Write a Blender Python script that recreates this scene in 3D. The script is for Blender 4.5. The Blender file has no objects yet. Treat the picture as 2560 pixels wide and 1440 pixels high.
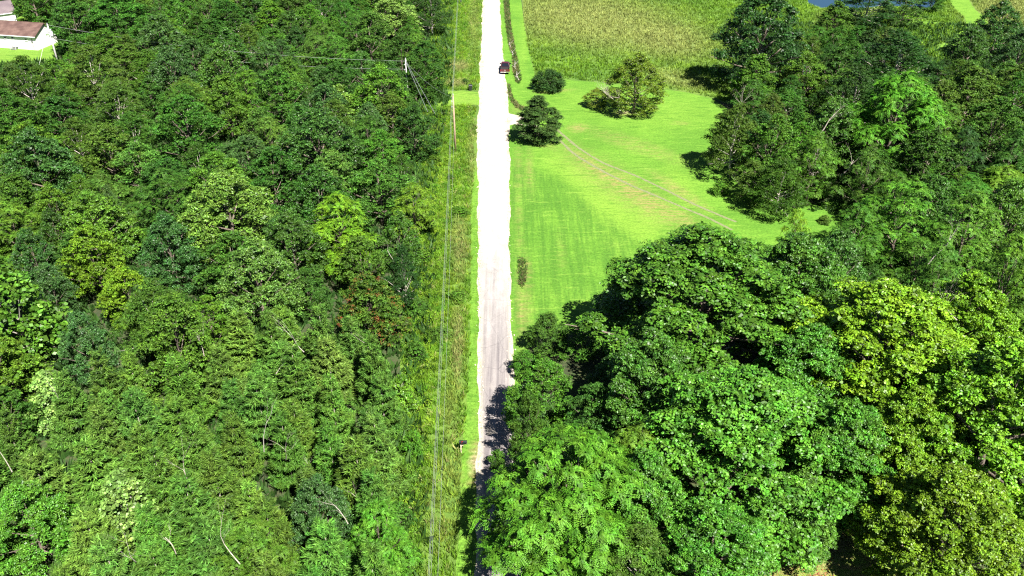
import bpy, bmesh, math, random
import numpy as np
from mathutils import Vector, Matrix
from mathutils.geometry import delaunay_2d_cdt

# ------------------------------------------------------------------ camera, sky, sun, exposure
F, CAMH, PITCH = 2150.0, 60.0, math.radians(31.7)
SP, CP = math.sin(PITCH), math.cos(PITCH)
scene = bpy.context.scene
cam_d = bpy.data.cameras.new("camera")
cam_d.sensor_width = 36.0
cam_d.lens = 36.0 * F / 2560.0
cam_d.clip_start = 0.5
cam_d.clip_end = 6000.0
cam = bpy.data.objects.new("camera", cam_d)
cam.location = (0, 0, CAMH)
cam.rotation_euler = (math.pi / 2 - PITCH, 0, 0)
scene.collection.objects.link(cam)
scene.camera = cam

SUNV = Vector((0.40, -0.70, 1.0)).normalized()      # towards the sun
world = bpy.data.worlds.new("World")
scene.world = world
world.use_nodes = True
wn = world.node_tree
sky = wn.nodes.new("ShaderNodeTexSky")
sky.sky_type = 'NISHITA'
sky.sun_disc = False
sky.sun_elevation = math.asin(SUNV.z)
sky.sun_rotation = math.atan2(SUNV.x, SUNV.y)
sky.air_density = 0.45          # very clear, dry air: deep blue sky, dark shade
sky.dust_density = 0.1
bg = wn.nodes["Background"]
bg.inputs[1].default_value = 0.05
wn.links.new(sky.outputs[0], bg.inputs[0])
sun_d = bpy.data.lights.new("sun", 'SUN')
sun_d.energy = 5.0
sun_d.angle = math.radians(0.5)
sun_d.color = (1.0, 0.965, 0.90)
sun = bpy.data.objects.new("sun", sun_d)
sun.rotation_euler = SUNV.to_track_quat('Z', 'Y').to_euler()
sun.location = (40, -60, 120)
scene.collection.objects.link(sun)

scene.view_settings.view_transform = 'Standard'
scene.view_settings.look = 'None'
scene.view_settings.exposure = 1.28
scene.view_settings.gamma = 1.0
scene.view_settings.use_curve_mapping = False
scene.render.engine = 'CYCLES'
scene.cycles.max_bounces = 5
scene.cycles.diffuse_bounces = 1
scene.cycles.glossy_bounces = 2
scene.cycles.transmission_bounces = 3
scene.cycles.use_denoising = False
scene.render.filter_size = 1.2 if hasattr(scene.render, "filter_size") else 1.5
scene.cycles.pixel_filter_type = 'BLACKMAN_HARRIS'
scene.cycles.filter_width = 1.2

R = np.random.default_rng(11)
random.seed(5)
COL = scene.collection

# ------------------------------------------------------------------ where things stand
def P(px, py, h=0.0):
    """ground (or height h) point seen at a place of the photograph"""
    u, v = px - 1280.0, py - 720.0
    d = SP + v / F * CP
    z = (CAMH - h) / d
    return Vector((z * u / F, z * (CP - v / F * SP), h))

def Q(x, y, z):
    """inverse of P: metres -> picture; also the depth"""
    dz = z - CAMH
    depth = y * CP - dz * SP
    up = y * SP + dz * CP
    return 1280 + F * x / depth, 720 - F * up / depth, depth

def Qn(xy, z=0.0):
    x, y = xy[:, 0], xy[:, 1]
    dz = z - CAMH
    depth = y * CP - dz * SP
    up = y * SP + dz * CP
    return 1280 + F * x / depth, 720 - F * up / depth

def scale_at(py, h=0.0):
    v = py - 720.0
    return F * (SP + v / F * CP) / (CAMH - h)        # px per metre

def inside(pts, poly):
    x, y = pts[:, 0], pts[:, 1]
    r = np.zeros(len(pts), bool)
    n = len(poly)
    for i in range(n):
        x1, y1 = poly[i][0], poly[i][1]
        x2, y2 = poly[(i + 1) % n][0], poly[(i + 1) % n][1]
        if y1 == y2:
            continue
        c = ((y1 > y) != (y2 > y)) & (x < (x2 - x1) * (y - y1) / (y2 - y1) + x1)
        r ^= c
    return r

def seg_dist(x, y, line):
    """distance of arrays x, y to a polyline (same units)"""
    best = np.full(np.shape(x), 1e9)
    for (x1, y1), (x2, y2) in zip(line[:-1], line[1:]):
        dx, dy = x2 - x1, y2 - y1
        t = np.clip(((x - x1) * dx + (y - y1) * dy) / max(dx * dx + dy * dy, 1e-9), 0, 1)
        best = np.minimum(best, np.hypot(x - x1 - t * dx, y - y1 - t * dy))
    return best

# ------------------------------------------------------------------ object helpers
def tag(o, label=None, cat=None, group=None, kind=None):
    if label: o["label"] = label
    if cat: o["category"] = cat
    if group: o["group"] = group
    if kind: o["kind"] = kind
    return o

def empty(name, loc, rz=0.0):
    o = bpy.data.objects.new(name, None)
    o.empty_display_size = 0.5
    o.location = loc
    o.rotation_euler = (0, 0, rz)
    COL.objects.link(o)
    return o

def link(name, me, parent=None, mat=None):
    o = bpy.data.objects.new(name, me)
    if mat is not None and not me.materials:
        me.materials.append(mat)
    COL.objects.link(o)
    if parent is not None:
        o.parent = parent
    return o

def mesh_np(name, verts, nper, attrs=None, mat=None, smooth=False):
    """fast mesh of polygons of nper corners each, no shared corners"""
    verts = np.asarray(verts, np.float32).reshape(-1, 3)
    nv = len(verts)
    nf = nv // nper
    me = bpy.data.meshes.new(name)
    me.vertices.add(nv)
    me.vertices.foreach_set("co", verts.ravel())
    me.loops.add(nv)
    me.loops.foreach_set("vertex_index", np.arange(nv, dtype=np.int32))
    me.polygons.add(nf)
    me.polygons.foreach_set("loop_start", np.arange(0, nv, nper, dtype=np.int32))
    me.polygons.foreach_set("loop_total", np.full(nf, nper, np.int32))
    me.update()
    for k, a in (attrs or {}).items():
        at = me.attributes.new(k, 'FLOAT', 'FACE')
        at.data.foreach_set("value", np.asarray(a, np.float32))
    if mat is not None:
        me.materials.append(mat)
    return me

class MB:
    """collects simple solids, builds them as one mesh"""
    def __init__(s):
        s.v, s.f = [], []
    def add(s, vs, fs):
        o = len(s.v)
        s.v += [tuple(v) for v in vs]
        s.f += [tuple(i + o for i in f) for f in fs]
        return s
    def box(s, a, b):
        x0, y0, z0 = a; x1, y1, z1 = b
        return s.add([(x0,y0,z0),(x1,y0,z0),(x1,y1,z0),(x0,y1,z0),(x0,y0,z1),(x1,y0,z1),(x1,y1,z1),(x0,y1,z1)],
                     [(0,3,2,1),(4,5,6,7),(0,1,5,4),(1,2,6,5),(2,3,7,6),(3,0,4,7)])
    def tube(s, pts, rad, n=6, cap=True):
        pts = [Vector(p) for p in pts]
        if not hasattr(rad, '__len__'):
            rad = [rad] * len(pts)
        o = len(s.v)
        ref = Vector((0.3, 0.8, 0.52)).normalized()
        for i, p in enumerate(pts):
            d = (pts[min(i + 1, len(pts) - 1)] - pts[max(i - 1, 0)])
            d = d.normalized() if d.length > 1e-9 else Vector((0, 0, 1))
            a = d.cross(ref)
            if a.length < 1e-3:
                a = d.cross(Vector((1, 0, 0)))
            a.normalize()
            b = d.cross(a)
            for k in range(n):
                t = 2 * math.pi * k / n
                s.v.append(tuple(p + (a * math.cos(t) + b * math.sin(t)) * rad[i]))
        for i in range(len(pts) - 1):
            for k in range(n):
                k2 = (k + 1) % n
                s.f.append((o + i*n + k, o + i*n + k2, o + (i+1)*n + k2, o + (i+1)*n + k))
        if cap:
            s.f.append(tuple(o + k for k in range(n))[::-1])
            e = o + (len(pts) - 1) * n
            s.f.append(tuple(e + k for k in range(n)))
        return s
    def prism(s, poly, axis, a, b):
        """poly = 2-D outline in the two other axes"""
        def mk(p, t):
            if axis == 0: return (t, p[0], p[1])
            if axis == 1: return (p[0], t, p[1])
            return (p[0], p[1], t)
        n = len(poly)
        return s.add([mk(p, a) for p in poly] + [mk(p, b) for p in poly],
                     [tuple(range(n)), tuple(range(2*n-1, n-1, -1))] +
                     [(i, i + n, (i+1) % n + n, (i+1) % n) for i in range(n)])
    def mesh(s, name, mat=None, smooth=False):
        me = bpy.data.meshes.new(name)
        me.from_pydata(s.v, [], s.f)
        me.update()
        bm = bmesh.new(); bm.from_mesh(me)
        bmesh.ops.recalc_face_normals(bm, faces=bm.faces)
        bm.to_mesh(me); bm.free()
        if smooth:
            me.polygons.foreach_set("use_smooth", [True] * len(me.polygons))
        if mat: me.materials.append(mat)
        return me
    def build(s, name, mat=None, parent=None, smooth=False):
        return link(name, s.mesh(name, mat, smooth), parent)

# ------------------------------------------------------------------ materials
def nodes(name):
    m = bpy.data.materials.new(name)
    m.use_nodes = True
    nt = m.node_tree
    return m, nt, nt.nodes["Principled BSDF"]

def N(nt, t, **kw):
    n = nt.nodes.new(t)
    for k, v in kw.items():
        setattr(n, k, v)
    return n

def noise(nt, vec, scale, detail=3.0, rough=0.6, dist=0.0):
    n = N(nt, "ShaderNodeTexNoise")
    n.inputs["Scale"].default_value = scale
    n.inputs["Detail"].default_value = detail
    n.inputs["Roughness"].default_value = rough
    n.inputs["Distortion"].default_value = dist
    if vec is not None:
        nt.links.new(vec, n.inputs["Vector"])
    return n.outputs["Fac"]

def maprange(nt, val, a, b, c=0.0, d=1.0, smooth=False):
    n = N(nt, "ShaderNodeMapRange")
    if smooth: n.interpolation_type = 'SMOOTHSTEP'
    n.inputs[1].default_value = a; n.inputs[2].default_value = b
    n.inputs[3].default_value = c; n.inputs[4].default_value = d
    nt.links.new(val, n.inputs[0])
    return n.outputs[0]

def mix(nt, fac, a, b, mode='MIX'):
    n = N(nt, "ShaderNodeMix", data_type='RGBA', blend_type=mode)
    if isinstance(fac, (int, float)): n.inputs[0].default_value = fac
    else: nt.links.new(fac, n.inputs[0])
    for i, c in ((6, a), (7, b)):
        if isinstance(c, (tuple, list)): n.inputs[i].default_value = (*c[:3], 1)
        else: nt.links.new(c, n.inputs[i])
    return n.outputs[2]

def math_(nt, op, a, b=None):
    n = N(nt, "ShaderNodeMath", operation=op)
    for i, x in enumerate((a, b)):
        if x is None: continue
        if isinstance(x, (int, float)): n.inputs[i].default_value = x
        else: nt.links.new(x, n.inputs[i])
    return n.outputs[0]

def attr(nt, name):
    n = N(nt, "ShaderNodeAttribute", attribute_name=name)
    return n.outputs["Fac"]

def pos(nt, sx=1, sy=1, sz=1):
    g = N(nt, "ShaderNodeNewGeometry")
    if (sx, sy, sz) == (1, 1, 1):
        return g.outputs["Position"]
    m = N(nt, "ShaderNodeVectorMath", operation='MULTIPLY')
    nt.links.new(g.outputs["Position"], m.inputs[0])
    m.inputs[1].default_value = (sx, sy, sz)
    return m.outputs[0]

def bump(nt, bs, h, strength=0.5, dist=0.1):
    b = N(nt, "ShaderNodeBump")
    b.inputs["Strength"].default_value = strength
    b.inputs["Distance"].default_value = dist
    nt.links.new(h, b.inputs["Height"])
    nt.links.new(b.outputs[0], bs.inputs["Normal"])

def leaf_material(name, trans=0.17, rough=0.55, spec=0.22, red=False):
    """colour comes from the object's own colour, each leaf a little different"""
    m, nt, bs = nodes(name)
    oi = N(nt, "ShaderNodeObjectInfo")
    base = oi.outputs["Color"]
    tone = attr(nt, "tone")
    big = noise(nt, pos(nt), 0.55, 2.0)
    # brightness differs leaf to leaf and branch to branch
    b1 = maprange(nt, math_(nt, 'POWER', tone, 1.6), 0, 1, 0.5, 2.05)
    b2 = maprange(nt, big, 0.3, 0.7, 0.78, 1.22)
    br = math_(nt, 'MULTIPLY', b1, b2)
    h = N(nt, "ShaderNodeHueSaturation")
    nt.links.new(base, h.inputs["Color"])
    nt.links.new(br, h.inputs["Value"])
    hue = maprange(nt, noise(nt, pos(nt), 0.9, 2.0), 0.3, 0.7, 0.480, 0.508)
    nt.links.new(hue, h.inputs["Hue"])
    col = h.outputs[0]
    if red:
        f = math_(nt, 'MULTIPLY', maprange(nt, noise(nt, pos(nt), 0.5, 3.0), 0.47, 0.60), maprange(nt, tone, 0.45, 0.6))
        col = mix(nt, f, col, (0.20, 0.035, 0.02))
    nt.links.new(col, bs.inputs["Base Color"])
    bs.inputs["Roughness"].default_value = rough
    bs.inputs["Specular IOR Level"].default_value = spec
    tr = N(nt, "ShaderNodeBsdfTranslucent")
    tcol = mix(nt, 1.0, col, (1.15, 1.25, 0.45), 'MULTIPLY')
    nt.links.new(tcol, tr.inputs["Color"])
    ms = N(nt, "ShaderNodeMixShader")
    ms.inputs[0].default_value = trans
    nt.links.new(bs.outputs[0], ms.inputs[1])
    nt.links.new(tr.outputs[0], ms.inputs[2])
    nt.links.new(ms.outputs[0], nt.nodes["Material Output"].inputs["Surface"])
    return m

def plain(name, col, rough=0.6, var=0.15, scale=3.0, metal=0.0, spec=0.5, bumpy=0.0, coat=0.0):
    m, nt, bs = nodes(name)
    f = noise(nt, pos(nt), scale, 4.0)
    c = mix(nt, maprange(nt, f, 0.3, 0.7), tuple(x * (1 - var) for x in col), tuple(min(1, x * (1 + var)) for x in col))
    nt.links.new(c, bs.inputs["Base Color"])
    bs.inputs["Roughness"].default_value = rough
    bs.inputs["Metallic"].default_value = metal
    bs.inputs["Specular IOR Level"].default_value = spec
    if coat: bs.inputs["Coat Weight"].default_value = coat
    if bumpy: bump(nt, bs, f, bumpy, 0.05)
    return m

def bark_material(name, a, b):
    m, nt, bs = nodes(name)
    f = noise(nt, pos(nt, 6, 6, 1.3), 1.2, 4.0)
    nt.links.new(mix(nt, maprange(nt, f, 0.35, 0.65), a, b), bs.inputs["Base Color"])
    bs.inputs["Roughness"].default_value = 0.9
    bump(nt, bs, f, 0.6, 0.03)
    return m

def weeds_material(name, cols, dry, scale=0.35, trans=0.25, dark=0.65):
    """blades of tall growth: three greens mixed in patches, with a dry colour"""
    m, nt, bs = nodes(name)
    tone = attr(nt, "tone")
    n1 = noise(nt, pos(nt), scale, 3.0)
    n2 = noise(nt, pos(nt, 1, 1, 1), scale * 3.3, 2.0)
    c = mix(nt, maprange(nt, n1, 0.38, 0.62), cols[0], cols[1])
    c = mix(nt, maprange(nt, n2, 0.52, 0.66), c, cols[2])
    c = mix(nt, attr(nt, "dry"), c, dry)
    h = N(nt, "ShaderNodeHueSaturation")
    nt.links.new(c, h.inputs["Color"])
    pat = maprange(nt, noise(nt, pos(nt, 1, .6, 1), 0.45, 3.0), 0.35, 0.65, .72, 1.18)
    nt.links.new(math_(nt, 'MULTIPLY', maprange(nt, tone, 0, 1, dark, 1.35), pat), h.inputs["Value"])
    col = h.outputs[0]
    nt.links.new(col, bs.inputs["Base Color"])
    bs.inputs["Roughness"].default_value = 0.6
    bs.inputs["Specular IOR Level"].default_value = 0.25
    tr = N(nt, "ShaderNodeBsdfTranslucent")
    nt.links.new(col, tr.inputs["Color"])
    ms = N(nt, "ShaderNodeMixShader")
    ms.inputs[0].default_value = trans
    nt.links.new(bs.outputs[0], ms.inputs[1]); nt.links.new(tr.outputs[0], ms.inputs[2])
    nt.links.new(ms.outputs[0], nt.nodes["Material Output"].inputs["Surface"])
    return m

LEAF = leaf_material("leaf_green")
LEAF_GLOSS = leaf_material("leaf_glossy", trans=0.13, rough=0.45, spec=0.4)
LEAF_RED = leaf_material("leaf_turning", red=True)
NEEDLE = leaf_material("needle_green", trans=0.10, rough=0.6, spec=0.25)
BARK = bark_material("bark_brown", (0.10, 0.075, 0.055), (0.22, 0.18, 0.14))
BARK_PALE = bark_material("bark_pale", (0.34, 0.30, 0.25), (0.55, 0.50, 0.43))
DEADWOOD = bark_material("dead_wood", (0.30, 0.25, 0.20), (0.52, 0.46, 0.39))
DEADLEAF = plain("dead_leaf", (0.30, 0.085, 0.04), 0.8, 0.4, 4.0)

# ------------------------------------------------------------------ ground sheets
def mat_floor():
    m, nt, bs = nodes("forest_floor")
    n1 = noise(nt, pos(nt), 0.35, 5.0); n2 = noise(nt, pos(nt), 2.5, 4.0)
    c = mix(nt, maprange(nt, n1, 0.4, 0.6), (0.035, 0.055, 0.018), (0.05, 0.09, 0.02))
    c = mix(nt, maprange(nt, n2, 0.45, 0.75), c, (0.09, 0.07, 0.035))
    nt.links.new(c, bs.inputs["Base Color"]); bs.inputs["Roughness"].default_value = 1.0
    bump(nt, bs, n2, 0.8, 0.3)
    return m

def mat_meadow():
    m, nt, bs = nodes("meadow_soil")
    n1 = noise(nt, pos(nt), 0.05, 5.0, 0.65); n2 = noise(nt, pos(nt), 0.9, 5.0, 0.7)
    c = mix(nt, maprange(nt, n1, 0.42, 0.58), (0.070, 0.165, 0.014), (0.13, 0.25, 0.022))
    c = mix(nt, attr(nt, "dry"), c, (0.21, 0.235, 0.06))
    c = mix(nt, maprange(nt, n2, 0.4, 0.75, 0.0, 0.7), c, (0.07, 0.13, 0.02))
    nt.links.new(c, bs.inputs["Base Color"]); bs.inputs["Roughness"].default_value = 0.95
    bump(nt, bs, n2, 0.8, 0.25)
    return m

def mat_lawn():
    m, nt, bs = nodes("mown_lawn")
    n1 = noise(nt, pos(nt), 0.10, 4.0, 0.6, 0.6)
    fine = noise(nt, pos(nt), 3.0, 4.0, 0.75)
    swirl = noise(nt, pos(nt, 0.35, 1.6, 1), 0.8, 4.0, 0.6, 1.2)
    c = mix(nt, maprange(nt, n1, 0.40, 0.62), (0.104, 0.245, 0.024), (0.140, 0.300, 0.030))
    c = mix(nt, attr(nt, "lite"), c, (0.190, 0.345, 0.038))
    # mowing lines along the road, only in the near part
    st = noise(nt, pos(nt, 1.0, 0.05, 1), 1.25, 3.0, 0.7)
    sf = math_(nt, 'MULTIPLY', maprange(nt, st, 0.40, 0.58), attr(nt, "near"))
    c = mix(nt, math_(nt, 'MULTIPLY', sf, 0.65), c, (0.060, 0.165, 0.018))
    c = mix(nt, maprange(nt, swirl, 0.50, 0.66, 0.0, 0.75), c, (0.078, 0.200, 0.018))
    c = mix(nt, maprange(nt, swirl, 0.42, 0.30, 0.0, 0.6), c, (0.22, 0.37, 0.05))
    dn = math_(nt, 'MULTIPLY', attr(nt, "dry"), maprange(nt, noise(nt, pos(nt, 0.5, 1.4, 1), 1.1, 5.0, 0.7), 0.38, 0.60))
    c = mix(nt, dn, c, (0.30, 0.25, 0.09))
    c = mix(nt, attr(nt, "soil"), c, mix(nt, maprange(nt, fine, 0.4, 0.6), (0.22, 0.17, 0.10), (0.42, 0.34, 0.22)))
    h = N(nt, "ShaderNodeHueSaturation")
    nt.links.new(c, h.inputs["Color"])
    nt.links.new(maprange(nt, fine, 0.30, 0.70, 0.62, 1.30), h.inputs["Value"])
    nt.links.new(h.outputs[0], bs.inputs["Base Color"])
    bs.inputs["Roughness"].default_value = 0.85
    bs.inputs["Specular IOR Level"].default_value = 0.2
    bump(nt, bs, fine, 0.7, 0.06)
    return m

def mat_road():
    m, nt, bs = nodes("chip_seal_road")
    p = N(nt, "ShaderNodeSeparateXYZ"); nt.links.new(pos(nt), p.inputs[0])
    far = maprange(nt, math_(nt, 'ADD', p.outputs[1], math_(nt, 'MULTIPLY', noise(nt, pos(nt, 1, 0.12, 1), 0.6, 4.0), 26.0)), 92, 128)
    fine = noise(nt, pos(nt), 6.0, 5.0, 0.8)
    streak = noise(nt, pos(nt, 2.2, 0.05, 1), 1.0, 4.0, 0.6)
    blot = noise(nt, pos(nt, 1, 0.35, 1), 0.8, 5.0, 0.7)
    near = mix(nt, maprange(nt, streak, 0.38, 0.62), (0.165, 0.145, 0.148), (0.33, 0.295, 0.28))
    near = mix(nt, maprange(nt, blot, 0.56, 0.70, 0.0, 0.7), near, (0.38, 0.34, 0.31))
    far_bright = mix(nt, maprange(nt, blot, 0.4, 0.6), (0.40, 0.375, 0.34), (0.52, 0.49, 0.46))  # brightening towards the far end is put into the base colour
    c = mix(nt, far, near, far_bright)
    # pale dusty edges
    e = attr(nt, "edge")
    c = mix(nt, math_(nt, 'MULTIPLY', e, 0.75), c, (0.44, 0.40, 0.33))
    h = N(nt, "ShaderNodeHueSaturation"); nt.links.new(c, h.inputs["Color"])
    nt.links.new(maprange(nt, fine, 0.25, 0.75, 0.80, 1.18), h.inputs["Value"])
    # thin cracks across the worn surface
    vo = N(nt, "ShaderNodeTexVoronoi", feature='DISTANCE_TO_EDGE'); vo.inputs["Scale"].default_value = 0.33
    nt.links.new(pos(nt, 1, 0.6, 1), vo.inputs["Vector"])
    cr = math_(nt, 'MULTIPLY', maprange(nt, vo.outputs["Distance"], 0.0, 0.012, 0.55, 0.0), math_(nt, 'SUBTRACT', 1.0, far))
    c2 = mix(nt, cr, h.outputs[0], (0.10, 0.09, 0.09))
    nt.links.new(c2, bs.inputs["Base Color"])
    bs.inputs["Roughness"].default_value = 0.8
    bump(nt, bs, fine, 0.5, 0.02)
    return m

def mat_gravel():
    m, nt, bs = nodes("pale_gravel")
    f = noise(nt, pos(nt), 4.0, 5.0, 0.8); g = noise(nt, pos(nt), 0.5, 3.0)
    c = mix(nt, maprange(nt, f, 0.35, 0.65), (0.36, 0.29, 0.20), (0.66, 0.60, 0.50))
    c = mix(nt, maprange(nt, g, 0.5, 0.7, 0, 0.5), c, (0.25, 0.30, 0.10))
    nt.links.new(c, bs.inputs["Base Color"]); bs.inputs["Roughness"].default_value = 0.9
    bump(nt, bs, f, 0.7, 0.04)
    return m

M_FLOOR, M_MEADOW, M_LAWN, M_ROAD, M_GRAVEL = mat_floor(), mat_meadow(), mat_lawn(), mat_road(), mat_gravel()

def resample(line, step):
    out = []
    for (x1, y1), (x2, y2) in zip(line[:-1], line[1:]):
        n = max(1, int(math.hypot(x2 - x1, y2 - y1) / step))
        out += [(x1 + (x2 - x1) * i / n, y1 + (y2 - y1) * i / n) for i in range(n)]
    out.append(line[-1])
    return out

def smooth_line(pts, n=6):
    """Catmull-Rom through picture or ground points"""
    out = []
    for i in range(len(pts) - 1):
        p0 = pts[max(i - 1, 0)]; p1 = pts[i]; p2 = pts[i + 1]; p3 = pts[min(i + 2, len(pts) - 1)]
        for k in range(n):
            t = k / n
            out.append(tuple(0.5 * (2 * p1[j] + (p2[j] - p0[j]) * t + (2*p0[j] - 5*p1[j] + 4*p2[j] - p3[j]) * t*t + (3*p1[j] - p0[j] - 3*p2[j] + p3[j]) * t**3) for j in (0, 1)))
    out.append(tuple(pts[-1][:2]))
    return out

def to_ground(pxpts):
    return [tuple(P(a, b)[:2]) for a, b in pxpts]

def sheet(name, poly, z, mat, step=None, attrs=None, jitter=0.0, edge_step=1.5, parent=None):
    """a ground sheet with an outline in metres; inner points carry attributes"""
    ring = resample(list(poly) + [poly[0]], edge_step)[:-1]
    if jitter:
        ring = [(x + random.uniform(-jitter, jitter), y + random.uniform(-jitter, jitter)) for x, y in ring]
    vs = [Vector(p) for p in ring]
    nb = len(vs)
    if step:
        xs = [p[0] for p in ring]; ys = [p[1] for p in ring]
        gx, gy = np.meshgrid(np.arange(min(xs), max(xs), step), np.arange(min(ys), max(ys), step))
        pts = np.stack([gx.ravel(), gy.ravel()], 1)
        pts += R.uniform(-0.2, 0.2, pts.shape) * step
        pts = pts[inside(pts, ring)]
        vs += [Vector(p) for p in pts.tolist()]
    res = delaunay_2d_cdt(vs, [(i, (i + 1) % nb) for i in range(nb)], [], 1, 1e-5)
    V, Fc = res[0], res[2]
    me = bpy.data.meshes.new(name)
    me.from_pydata([(v.x, v.y, z) for v in V], [], [tuple(f) for f in Fc])
    me.update()
    if len(me.polygons) and me.polygons[0].normal.z < 0:
        me.flip_normals()
    xy = np.array([(v.x, v.y) for v in V])
    for k, fn in (attrs or {}).items():
        at = me.attributes.new(k, 'FLOAT', 'POINT')
        at.data.foreach_set("value", np.asarray(fn(xy), np.float32))
    o = link(name, me, parent, mat)
    return o

# base ground to the horizon
g = MB().add([(-2500, -600, 0), (2500, -600, 0), (2500, 4200, 0), (-2500, 4200, 0)], [(0, 1, 2, 3)]).build("ground", M_FLOOR)
tag(g, "dark leaf litter ground under the woods", None, None, "structure")

# --- meadow
def blob(px, py, list_):
    f = np.zeros_like(px)
    for cx, cy, rx, ry, a, s in list_:
        ca, sa = math.cos(math.radians(a)), math.sin(math.radians(a))
        dx, dy = px - cx, py - cy
        u = (dx * ca + dy * sa) / rx; w = (-dx * sa + dy * ca) / ry
        f = np.maximum(f, s * np.exp(-(u * u + w * w) ** 1.5))
    return f

def meadow_dry(xy):
    px, py = Qn(xy)
    return np.clip(blob(px, py, [(1480, 50, 260, 75, 8, .8), (1640, 90, 160, 55, 10, .8), (2530, 20, 120, 60, 0, .8), (1700, 200, 90, 25, 15, .6), (2180, 30, 40, 20, 0, .4), (2090, 50, 50, 30, 0, .5)]), 0, 1)

mead_px = [(1304, -10), (1311, 60), (1320, 120), (1333, 172), (1340, 205), (1411, 199), (1500, 208), (1560, 214), (1665, 224), (1720, 232), (1780, 247), (1830, 262), (2000, 330), (2700, 330), (2900, -10)]
mp = to_ground(mead_px)
mp = mp[:-1] + [(330, 420), (tuple(P(1304, -160)[:2]))]
meadow = sheet("meadow", mp, 0.006, M_MEADOW, 3.0, {"dry": meadow_dry}, edge_step=2.0)
tag(meadow, None, None, None, "structure")

# --- road
road_L = [(1213, -260), (1214, -100), (1213, 0), (1211, 60), (1209, 120), (1208, 200), (1204, 250), (1202, 300), (1201, 360), (1200, 420), (1199, 500), (1199, 600), (1200, 700), (1201, 800), (1202, 900), (1203, 1000), (1203, 1100), (1200, 1200), (1197, 1300), (1193, 1440), (1185, 1800)]
road_R = [(1236, -260), (1243, -100), (1247, 0), (1250, 60), (1253, 120), (1258, 190), (1262, 240), (1267, 290), (1268, 350), (1269, 400), (1268, 450), (1268, 520), (1269, 600), (1271, 700), (1274, 800), (1277, 900), (1281, 1000), (1286, 1100), (1291, 1200), (1297, 1300), (1305, 1440), (1325, 1800)]
gl = resample(to_ground(road_L), 3.0); gr = resample(to_ground(road_R), 3.0)
def x_at(line, y):
    ys = np.array([p[1] for p in line]); xs = np.array([p[0] for p in line]); i = np.argsort(ys)
    return np.interp(y, ys[i], xs[i])
ys = np.arange(14, 560, 1.5)
wob = lambda y, s: 0.10 * math.sin(y * 0.71 + s) + 0.07 * math.sin(y * 1.93 + 2 * s) + 0.05 * math.sin(y * 3.7 + s)
nx = 9
vs, fs, ed = [], [], []
for j, y in enumerate(ys):
    a, b = x_at(gl, y) + wob(y, 1) * .35, x_at(gr, y) + wob(y, 4) * .35
    for i in range(nx):
        t = i / (nx - 1)
        crown_z = 0.03 + 0.06 * (1 - (2 * t - 1) ** 2)
        vs.append((a + (b - a) * t, y, crown_z)); ed.append(max(0, 1 - min(t, 1 - t) * 7))
for j in range(len(ys) - 1):
    for i in range(nx - 1):
        k = j * nx + i
        fs.append((k, k + 1, k + nx + 1, k + nx))
me = bpy.data.meshes.new("road"); me.from_pydata(vs, [], fs); me.update()
at = me.attributes.new("edge", 'FLOAT', 'POINT'); at.data.foreach_set("value", ed)
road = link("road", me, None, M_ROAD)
tag(road, None, None, None, "structure")

# gravel shoulders of changing width
def shoulder(sign, line, spans, name):
    pts_in, pts_out = [], []
    for y in np.arange(spans[0][0], spans[-1][0], 0.8):
        w = np.interp(y, [s[0] for s in spans], [s[1] for s in spans])
        w = max(0.05, w + 0.10 * math.sin(y * .33) + 0.07 * math.sin(y * .9 + 1) + 0.04 * math.sin(y * 2.3) + random.uniform(-.03, .03))
        x = float(x_at(line, y))
        pts_in.append((x - sign * 0.25, y)); pts_out.append((x + sign * w, y))
    poly = pts_in + pts_out[::-1]
    o = sheet(name, poly, 0.024, M_GRAVEL, None, None, 0, edge_step=50)
    return tag(o, None, None, None, "structure")
shoulder(-1, gl, [(40, .25), (75, .35), (100, .25), (130, .3), (150, .75), (170, .5), (185, .8), (200, .9), (215, .5), (240, .9), (260, .5), (330, .4)], "gravel_shoulder")
shoulder(1, gr, [(55, .3), (90, .25), (110, .25), (125, .45), (150, .35), (175, .7), (195, .4), (230, .25), (330, .25)], "gravel_shoulder")

# --- lawn on the right
lawn_px = [(1279, 1700), (1279, 1200), (1277, 1000), (1272, 800), (1268, 600), (1266, 480), (1267, 400), (1266, 330), (1264, 270), (1258, 215), (1255, 180), (1250, 100), (1245, 0), (1240, -80), (1234, -200),
           (1294, -200), (1299, -80), (1303, 0), (1311, 60), (1320, 120), (1333, 172), (1340, 205), (1370, 206), (1411, 199), (1500, 207), (1560, 214), (1665, 224), (1720, 232), (1780, 247), (1825, 275), (1850, 330),
           (1900, 420), (1960, 520), (1990, 520), (2080, 500), (2170, 530), (2150, 620), (2000, 680), (1800, 800), (1500, 815), (1340, 830), (1312, 900), (1304, 1000), (1310, 1200), (1330, 1700)]  # lawn stops short near the road trees; dark floor stands in for deep shade
def ratt(fn):
    return lambda xy: fn(*Qn(xy), xy)
A_edge = [(1180, 390), (1300, 400), (1380, 430), (1440, 470), (1500, 520), (1560, 565), (1600, 600), (1700, 720)]
def near_f(px, py, xy):
    yb = np.interp(px, [p[0] for p in A_edge], [p[1] for p in A_edge])
    return np.clip((py - yb) / 18, 0, 1)
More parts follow.
